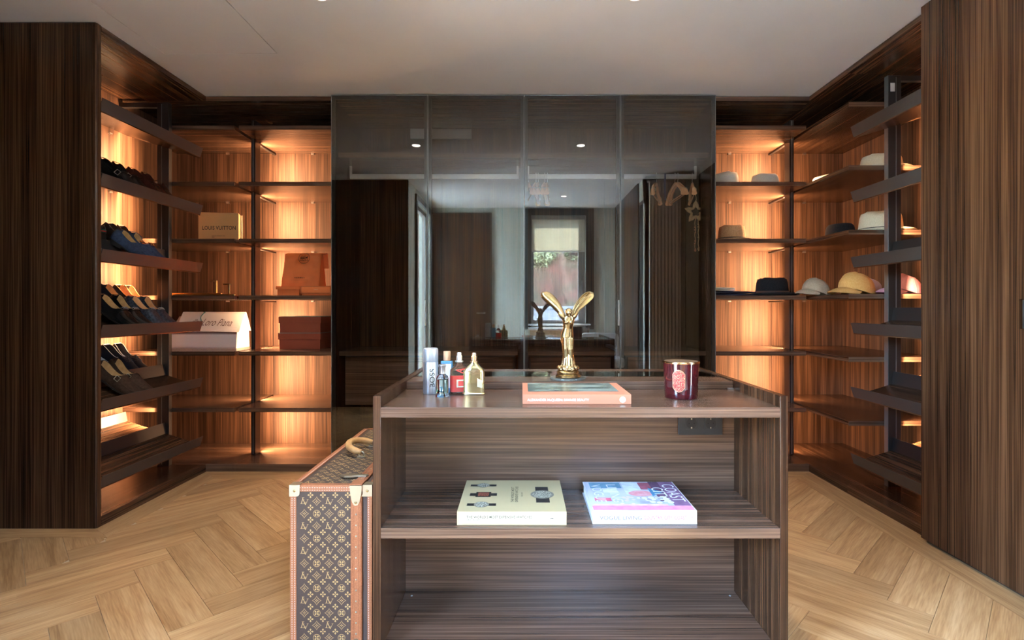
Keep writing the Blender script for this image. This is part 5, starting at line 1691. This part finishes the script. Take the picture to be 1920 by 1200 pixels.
# ================================================================== HATS AND CAPS
def hat(label, loc, mats, r=0.092, h=0.115, brim=0.060, rot=0.0, pinch=0.022, band=True, name='fedora', tilt=0.0, group=None, flat_top=False, sy=1.15):
    t = thing(name, label, 'hat', loc, (0, R(tilt), R(rot)), group)
    n = 48
    rings = []
    for (k, zz) in ((1.0, 0.004), (0.99, 0.02), (0.965, 0.05), (0.925, 0.082), (0.86, 0.102), (0.74, 0.113), (0.55, 0.116), (0.30, 0.115), (0.05, 0.115)):
        rg_ = []
        for j in range(n):
            a = 2 * math.pi * j / n
            cx, cy = math.cos(a), math.sin(a)
            z_ = zz * h / 0.116
            up = zz / 0.116
            dent = 0.0
            if not flat_top:
                dent = -0.030 * max(0, 1 - abs(k * cx) / 0.45) * (1 if k < 0.8 else 0.0) * up
                dent += 0.010 * up ** 4 * math.cos(a * 2) * -1 * (0.6 if k > 0.5 else 0)
            front = max(0, -cy) ** 3
            pin = 1 - pinch * 8 * front * up ** 2 * min(1, abs(cx) * 2.5)
            rg_.append((r * k * cx * pin, r * sy * k * cy, z_ + dent))
        rings.append(rg_)
    part('crown', gloft(rings, False, True), mats['crown'], t, smooth='all')
    if brim:
        br = []
        for (k, dz) in ((0.99, 0.010), (1.0, 0.0035), (1.0 + 0.5 * brim / r, 0.004), (1.0 + brim / r, 0.011), (1.0 + brim / r + 0.01, 0.009), (1.0 + brim / r, 0.007), (1.0 + 0.5 * brim / r, 0.0), (0.98, 0.0)):
            br.append([(r * k * math.cos(2 * math.pi * j / n), r * sy * k * math.sin(2 * math.pi * j / n) / (1 if k <= 1 else (1 + 0.02)), dz * (1 + 0.9 * (k > 1.2) * abs(math.cos(2 * math.pi * j / n)))) for j in range(n)])
        part('brim', gloft(br, False, False), mats.get('brim', mats['crown']), t, smooth='all')
    if band:
        part('band', gloft([[(r * k * math.cos(2 * math.pi * j / n), r * sy * k * math.sin(2 * math.pi * j / n), z_) for j in range(n)] for k, z_ in ((1.012, 0.007), (1.016, 0.010), (1.004, 0.032), (0.985, 0.033))], False, False), mats['band'], t, smooth='all')
        part('bow', gbox(r * 0.99, r * 1.07, -0.018, 0.018, 0.010, 0.031), mats['band'], t, bevel=0.003)
    return t


STRAW_W = speckle('white_straw', (0.62, 0.62, 0.55), (0.72, 0.72, 0.65), scale=220, rough=0.8, bump=0.3)
STRAW_B = speckle('brown_straw', (0.36, 0.20, 0.09), (0.50, 0.30, 0.15), scale=160, rough=0.8, bump=0.4)
STRAW_C = speckle('cream_straw', (0.64, 0.53, 0.36), (0.74, 0.63, 0.46), scale=200, rough=0.8, bump=0.3)
FELT = speckle('black_felt', (0.010, 0.010, 0.012), (0.020, 0.020, 0.023), scale=200, rough=0.95)
BANDB = principled('black_band', (0.008, 0.008, 0.010), 0.6)
BANDBR = principled('brown_leather_band', (0.055, 0.028, 0.018), 0.5)
BANDW = principled('white_band', (0.60, 0.60, 0.55), 0.7)
sz = [z + 0.0008 for z in SHELF_Z]
hat('white straw fedora at the left end of the second shelf, against the glass wardrobe', (1.462, 3.76, sz[1]), dict(crown=STRAW_W, band=BANDW), rot=30, brim=0.05, r=0.085)
hat('white straw fedora in the middle of the second shelf, beside the post', (1.745, 3.76, sz[1]), dict(crown=STRAW_W, band=BANDW), rot=90, r=0.085, h=0.105, brim=0.05)
hat('brown straw fedora with black band on the third shelf', (1.508, 3.76, sz[2]), dict(crown=STRAW_B, band=BANDB), rot=75, r=0.084, h=0.125, brim=0.05)
hat('black felt fedora with brown leather band on the fourth shelf', (1.750, 3.665, sz[3]), dict(crown=FELT, band=BANDBR), rot=85, r=0.095, h=0.128, brim=0.058)
hat('small white hat at the back of the second corner shelf', (2.235, 3.86, sz[1]), dict(crown=STRAW_W, band=BANDW), rot=20, r=0.085, h=0.120, brim=0.05)
hat('cream straw hat at the front of the second corner shelf', (2.265, 3.305, sz[1]), dict(crown=STRAW_C, band=BANDW), rot=80, r=0.105, h=0.112, brim=0.045)
hat('flat straw hat at the right end of the second corner shelf, behind the post', (2.410, 3.52, sz[1]), dict(crown=STRAW_C, band=BANDW), rot=10, r=0.075, h=0.095, brim=0.03)
hat('black bucket hat at the back of the third corner shelf', (2.235, 3.68, sz[2]), dict(crown=FELT, band=BANDB), rot=10, r=0.090, h=0.120, brim=0.035, flat_top=True)
hat('cream panama hat with black band at the front of the third corner shelf', (2.260, 3.305, sz[2]), dict(crown=STRAW_C, band=BANDB), rot=60, r=0.105, h=0.140, brim=0.060)


def cap(label, loc, rot, mat, patch=None, group='caps', sc_=1.0, sag=0.0, button=True):
    t = thing('baseball_cap', label, 'cap', loc, (0, 0, R(rot)), group)
    a_, b_, h_ = 0.098 * sc_, 0.080 * sc_, 0.118 * sc_
    n = 36
    rings = []
    for k in range(10):
        e_ = k / 9 * math.pi / 2 * 0.985
        c_, s_ = math.cos(e_) ** 0.8, math.sin(e_) ** 0.95
        r_ = []
        for j in range(n):
            a = 2 * math.pi * j / n
            seam = 1 - 0.012 * abs(math.cos(3 * a)) ** 6
            wob = 1 + sag * noise.noise(Vector((math.cos(a) * 2, math.sin(a) * 2, e_ * 2 + loc[0] * 7)))
            zz = h_ * s_ * wob * (0.93 + 0.07 * math.cos(a)) + 0.004 + 0.036 * (1 - s_) * max(0, math.cos(a))
            r_.append((a_ * c_ * math.cos(a) * seam * wob, b_ * c_ * math.sin(a) * seam * wob, zz))
        rings.append(r_)
    part('crown', gloft(rings, False, True), mat, t, smooth='all')
    if button:
        part('button', gball((0, 0, h_ * 0.985 + 0.002), 0.006, 0.006, 0.0035, 10, 6), mat, t, smooth=True)
    for j in range(6):
        a = math.pi / 6 + j * math.pi / 3
        pts = []
        for k in range(0, 10):
            p = rings[k][int(round(a / (2 * math.pi) * n)) % n]
            pts.append((p[0] * 1.006, p[1] * 1.006, p[2] + 0.0006))
        part('seam', gtube(pts, 0.0009, 4), mat, t, smooth=True)
    v, f = [], []
    NU, NV = 16, 8
    for layer in (0, 1):
        for j in range(NV + 1):
            for i in range(NU + 1):
                th = -1.12 + 2.24 * i / NU
                v_ = j / NV
                rad = 1.0 + 0.92 * v_ * math.cos(th * 0.78) ** 0.6
                x = a_ * math.cos(th) * (1 + 0.0 * v_) + v_ * 0.088 * sc_ * max(0.0, math.cos(th * 1.30)) ** 0.55
                y = b_ * math.sin(th) * (1 + 0.04 * v_)
                z = (0.046 - 0.040 * math.sin(th) ** 2) * (1 - v_) + v_ * (0.016 - 0.014 * math.sin(th) ** 2) + 0.006 * math.sin(math.pi * v_) - (0.003 if layer else 0)
                v.append((x, y, max(z, 0.0012 if not layer else 0.0)))
        o = layer * (NU + 1) * (NV + 1)
        for j in range(NV):
            for i in range(NU):
                q = (o + j * (NU + 1) + i, o + j * (NU + 1) + i + 1, o + (j + 1) * (NU + 1) + i + 1, o + (j + 1) * (NU + 1) + i)
                f.append(q if not layer else q[::-1])
    part('visor', (v, f), mat, t, smooth='all', flat=True)
    if patch == 'triangle':
        def sp(y, zf):
            e_ = math.asin(min(1, zf / h_))
            c_ = math.cos(e_) ** 0.8
            aa = math.asin(max(-1, min(1, y / (b_ * c_))))
            return (a_ * c_ * math.cos(aa) * 1.012 + 0.001, y, zf + 0.004)
        part('patch', ([sp(-0.026, 0.046), sp(0, 0.046), sp(0.026, 0.046), sp(0.013, 0.066), sp(0, 0.084), sp(-0.013, 0.066)], [(0, 1, 5), (1, 2, 3), (1, 3, 5), (3, 4, 5)]), BANDB, t, flat=True)
        part('patch_mark', ([tuple(Vector(sp(y, zf)) + Vector((0.0014, 0, 0.0004))) for y, zf in ((-0.012, 0.051), (0.012, 0.051), (0.007, 0.061), (-0.007, 0.061))], [(0, 1, 2, 3)]), principled('patch_brown', (0.22, 0.12, 0.07), 0.6), t, flat=True)
    if patch == 'rider':
        def sp(y, zf):
            e_ = math.asin(min(1, zf / h_))
            c_ = math.cos(e_) ** 0.8
            return (a_ * c_ * math.cos(y / b_) * 1.012 + 0.0015, y, zf + 0.004)
        part('emblem', gjoin(([sp(-0.004, 0.056), sp(0.001, 0.055), sp(0.003, 0.066), sp(0.006, 0.078), sp(-0.001, 0.080), sp(-0.003, 0.066)], [(0, 1, 2, 5), (5, 2, 3, 4)])), principled('navy_thread', (0.02, 0.03, 0.07), 0.7), t, flat=True)
    return t


cap('beige cap with a black triangular patch, leftmost of the caps', (2.010, 3.58, sz[3]), 204, speckle('beige_cotton', (0.46, 0.36, 0.24), (0.54, 0.43, 0.30), scale=120, rough=0.9), 'triangle')
cap('yellow cotton cap with a small navy emblem at the corner of the shelf', (2.120, 3.32, sz[3]), 199, speckle('yellow_cotton', (0.70, 0.36, 0.10), (0.76, 0.42, 0.14), scale=120, rough=0.9), 'rider', sc_=1.18, sag=0.05)
cap('pale pink cap partly hidden behind the yellow cap', (2.275, 3.46, sz[3]), 100, speckle('pale_pink_cotton', (0.72, 0.52, 0.46), (0.78, 0.60, 0.54), scale=120, rough=0.9), None, sag=0.08)
cap('pink cotton cap at the right end, seen past the metal post', (2.385, 3.27, sz[3]), 190, speckle('pink_cotton', (0.66, 0.34, 0.42), (0.72, 0.42, 0.50), scale=120, rough=0.9), None, sc_=1.05, sag=0.06)

# folded clothes by the wardrobe
def folded(name, label, x0, x1, y0, y1, z0, layers, hgt, mat, seed):
    rings = []
    t = thing(name, label, 'clothes', ((x0 + x1) / 2, (y0 + y1) / 2, z0))
    zz = z0
    for k in range(layers):
        h_ = hgt / layers
        sh = 0.006 * noise.noise(Vector((k * 3.1, seed, 0)))
        sec = []
        for j in range(13):
            u_ = j / 12
            zt_ = zz + h_ * (1 - 0.35 * u_ * u_) * (0.9 + 0.2 * noise.noise(Vector((u_ * 4, k, seed))))
            sec.append((x0 + (x1 - x0) * u_ + sh, zz, zt_))
        v, f = [], []
        for yy in (y0, y0 + 0.010, y1 - 0.010, y1):
            q = 0.25 if yy in (y0, y1) else 0
            for (xx, za, zb_) in sec:
                m_ = (za + zb_) / 2
                v.append((xx, yy, za + (m_ - za) * q))
                v.append((xx, yy, zb_ + (m_ - zb_) * q))
        W_ = 26
        for r_ in range(3):
            for j in range(12):
                b0 = r_ * W_ + j * 2
                f += [(b0 + 1, b0 + 3, b0 + 3 + W_, b0 + 1 + W_), (b0, b0 + W_, b0 + 2 + W_, b0 + 2)]
            f += [(r_ * W_, r_ * W_ + 1, (r_ + 1) * W_ + 1, (r_ + 1) * W_), (r_ * W_ + 24, (r_ + 1) * W_ + 24, (r_ + 1) * W_ + 25, r_ * W_ + 25)]
        for r_ in (0, 3):
            for j in range(12):
                b0 = r_ * W_ + j * 2
                f.append((b0, b0 + 1, b0 + 3, b0 + 2))
        part('fold', (v, f), mat, t, world=True, smooth=50)
        zz += h_ * 0.98
    return t


folded('folded_jeans', 'dark navy folded jeans at the left end of the fourth shelf', 1.312, 1.612, 3.60, 3.84, sz[3], 2, 0.034, speckle('navy_denim', (0.010, 0.012, 0.026), (0.020, 0.024, 0.045), scale=250, rough=0.9), 1)
folded('folded_shirt', 'crumpled pale linen cloth on top of the dark jeans', 1.312, 1.475, 3.62, 3.82, sz[3] + 0.0345, 2, 0.026, speckle('pale_linen', (0.58, 0.57, 0.48), (0.68, 0.67, 0.58), scale=200, rough=0.9), 5)
single('folded_pouch', 'flat black fabric pouch behind the heel rail of the right shoe shelf', 'pouch', gprism([(-0.11, 0.0), (0.11, 0.0), (0.108, 0.016), (0.02, 0.020), (-0.06, 0.030), (-0.108, 0.034)], -0.06, 0.06, 'y'), BANDB,
       loc=(2.36, 2.93, TRAY_Z[3] + 0.085), rot=(0, R(-17.5), 0), bevel=0.004)

# ================================================================== HANGERS AND ORNAMENT IN THE WARDROBE
HWOOD = speckle('hanger_wood', (0.66, 0.34, 0.16), (0.74, 0.41, 0.21), scale=30, rough=0.4, stretch=(1, 0.2, 1))


def make_hanger(label, x, rot):
    t = thing('clothes_hanger', label, 'hanger', (x, 3.80, 2.040), (0, 0, R(rot)), 'wooden hangers on the rail')
    pts = [(-0.195, 0.0, -0.150), (-0.185, 0, -0.128), (-0.12, 0.006, -0.085), (-0.05, 0.002, -0.052), (0, 0, -0.042), (0.05, 0.002, -0.052), (0.12, 0.006, -0.085), (0.185, 0, -0.128), (0.195, 0, -0.150)]
    rings = []
    for k, p in enumerate(pts):
        e_ = abs(k - 4) / 4
        w, h_ = 0.008 + 0.010 * e_ ** 2, 0.012
        rings.append([(p[0], p[1] + w * math.cos(a), p[2] + h_ * math.sin(a)) for a in [2 * math.pi * j / 10 for j in range(10)]])
    part('shoulder_bar', gloft(rings), HWOOD, t, smooth=True)
    part('trouser_bar', gtube([(-0.175, 0, -0.150), (0.175, 0, -0.150)], 0.0045, 8), HWOOD, t, smooth=True)
    hk = [(0, 0, -0.040), (0, 0, -0.014), (-0.012, 0, -0.002), (-0.020, 0, 0.014), (-0.015, 0, 0.032), (0, 0, 0.039), (0.014, 0, 0.032), (0.019, 0, 0.020)]
    part('hook', gtube(hk, 0.0021, 8), CHROME, t, smooth=True)
    for s_ in (-1, 1):
        part('collar_ring', gtube([(s_ * 0.168, 0.016 * math.cos(a), -0.118 + 0.014 * math.sin(a)) for a in [2 * math.pi * j / 12 for j in range(12)]], 0.002, 5, True), PALEBRASS, t, smooth=True)
    return t


hs = []
for x, rot, lab in ((0.055, 96, 'wooden hanger behind the third glass door, farthest left'), (0.108, 84, 'wooden hanger behind the third glass door, second from the left'),
                    (0.124, 88, 'wooden hanger behind the third glass door, in the middle'), (0.172, 83, 'wooden hanger behind the third glass door, fourth from the left'),
                    (0.190, 86, 'wooden hanger behind the third glass door, farthest right'),
                    (0.980, 68, 'wooden hanger turned open behind the right glass door'), (1.113, 90, 'wooden hanger seen edge-on behind the right glass door, left of two'),
                    (1.134, 90, 'wooden hanger seen edge-on behind the right glass door, right of two'), (1.238, 76, 'wooden hanger with the gold star hung from it')):
    if not hs:
        hs.append(make_hanger(lab, x, rot))
    else:
        src = hs[0]
        c = src.copy()
        C.objects.link(c)
        c.location = (x, 3.80, 2.040)
        c.rotation_euler = (0, 0, R(rot))
        c['label'] = lab
        for ch in src.children:
            k = ch.copy()
            C.objects.link(k)
            k.parent = c
        hs.append(c)
single('blue_lanyard', 'dark blue strap hanging over the rail behind the right glass door', 'strap',
       gjoin(gprism([(-0.005, -0.19), (0.005, -0.19), (0.006, 0.0), (-0.006, 0.0)], -0.0095, -0.0075, 'y'), gprism([(-0.005, -0.14), (0.005, -0.14), (0.006, 0.0), (-0.006, 0.0)], 0.0075, 0.0095, 'y'), gbox(-0.006, 0.006, -0.0095, 0.0095, 0.0, 0.002)),
       principled('blue_strap', (0.012, 0.035, 0.16), 0.6), loc=(1.040, 3.80, 2.0705))
GSTAR = speckle('antique_gold_cloth', (0.34, 0.24, 0.13), (0.50, 0.38, 0.22), scale=70, rough=0.45, metal=0.5)
t = thing('star_ornament', 'antique gold star ornament with two bead strings hanging in the wardrobe', 'ornament', (1.252, 3.765, 1.790))
rings = []
for k in range(21):
    q = k % 20
    a = math.pi / 2 + q * math.pi / 10
    f_ = abs((q % 4) - 2) / 2
    ro = 0.040 + 0.046 * f_ ** 1.1
    ri = 0.022 + 0.012 * f_
    th = 0.010
    cm, cr_ = (ro + ri) / 2, (ro - ri) / 2
    rings.append([((cm + cr_ * math.cos(b_)) * math.cos(a), th * math.sin(b_), (cm + cr_ * math.cos(b_)) * math.sin(a)) for b_ in [2 * math.pi * j / 10 for j in range(10)]])
part('star', gloft(rings, False, False), GSTAR, t, smooth=50)
part('hanging_cord', gtube([(0.004, 0, 0.084), (0.002, 0, 0.11), (-0.006, 0.01, 0.14), (-0.004, 0.02, 0.165)], 0.003, 6), GSTAR, t, smooth=True)
BEADS = principled('copper_bead', (0.55, 0.25, 0.15), 0.35, metal=0.4)
for (x, ln, sd) in ((-0.004, 0.235, 1), (0.020, 0.225, 2)):
    st_ = part('bead_string', gtube([(x + 0.003 * math.sin(k * 1.3 + sd), 0, -0.035 - ln * k / 14) for k in range(15)], 0.0028, 6), GSTAR, t, smooth=True)
    rnd = random.Random(sd)
    bd = [gball((x + 0.003 * math.sin(k * 1.1 + sd), 0, -0.05 - ln * (k / 12)), 0.0055, 0.0055, 0.0055, 8, 6) for k in range(13) if rnd.random() < 0.55]
    bd.append(gball((x, 0, -0.04 - ln), 0.008, 0.008, 0.010, 8, 6))
    part('beads', gjoin(*bd), BEADS if sd == 1 else GSTAR, st_, smooth=True)

# ================================================================== PASSAGE BEHIND THE CAMERA (seen in the glass)
UPH = speckle('pale_grey_upholstery', (0.70, 0.69, 0.67), (0.78, 0.77, 0.75), scale=260, rough=0.95)
t = thing('upholstered_chair', 'pale grey upholstered chair reflected in the glass doors', 'chair', (1.02, 0.42, 0), (0, 0, R(180)))
part('seat', loft_z([(0.48, 0.48, 0.06, 0.38), (0.50, 0.50, 0.07, 0.41), (0.50, 0.50, 0.07, 0.46), (0.47, 0.47, 0.07, 0.485)]), UPH, t, smooth=40)
bk = [(x, -0.22 + 0.0, z) for x, z in ()]
prof = [(-0.245, 0.40), (-0.245, 0.72)] + [(-0.245 + 0.06 * (1 - math.cos(a)), 0.72 + 0.06 * math.sin(a)) for a in [math.pi / 2 * k / 6 for k in range(1, 7)]]
prof = prof + [(-x, z) for x, z in prof[::-1]]
part('backrest', gprism(prof, 0.19, 0.27, 'y'), UPH, t, bevel=0.012, seg=2)
for sx_ in (-1, 1):
    for sy_ in (-1, 1):
        part('leg', gtube([(sx_ * 0.19, sy_ * 0.19, 0.40), (sx_ * 0.215, sy_ * 0.215, 0.0)], [0.020, 0.013], 10), DKBRN, t, smooth=True)
CURT = speckle('sheer_curtain', (0.80, 0.80, 0.78), (0.86, 0.86, 0.84), scale=300, rough=0.95, stretch=(1, 1, 0.05))
cv, cf = [], []
NC = 60
for j in (0, 1):
    for i in range(NC + 1):
        cv.append((1.372 + 0.34 * i / NC, 1.372 + 0.016 * math.sin(i * 0.95), 0.02 if j == 0 else 2.45))
cf = [(i, i + 1, NC + 2 + i, NC + 1 + i) for i in range(NC)]
cg_ = (cv + [(p[0], p[1] + 0.003, p[2]) for p in cv], cf + [tuple(q + len(cv) for q in reversed(f)) for f in cf])
t = thing('curtain', 'pale pleated curtain beside the glazed door, reflected in the right glass door', 'curtain', (1.54, 1.375, 0))
part('fabric', cg_, CURT, t, world=True, smooth='all', flat=True)
part('curtain_rail', gbox(1.355, 1.75, 1.362, 1.384, 2.45, 2.47), RAILM, t, world=True)
t = thing('low_cabinet', 'low tan cabinet with a white top under the rear window, seen in reflection', 'cabinet', (0.42, -0.33, 0))
part('body', gbox(0.12, 0.72, -0.438, -0.20, 0.02, 0.80), principled('tan_front', (0.52, 0.36, 0.22), 0.5), t, world=True)
part('top', gbox(0.10, 0.74, -0.438, -0.18, 0.80, 0.830), SILLM, t, world=True, bevel=0.003)
part('foot', gbox(0.15, 0.69, -0.41, -0.24, 0.0, 0.02), DARK, t, world=True)
t = thing('wooden_box', 'dark wooden box beside the low cabinet under the rear window', 'box', (0.86, -0.32, 0))
part('body', gbox(0.76, 0.94, -0.42, -0.24, 0.0, 0.79), W_Z, t, world=True)
part('lid', gbox(0.755, 0.945, -0.425, -0.235, 0.79, 0.82), W_X, t, world=True)
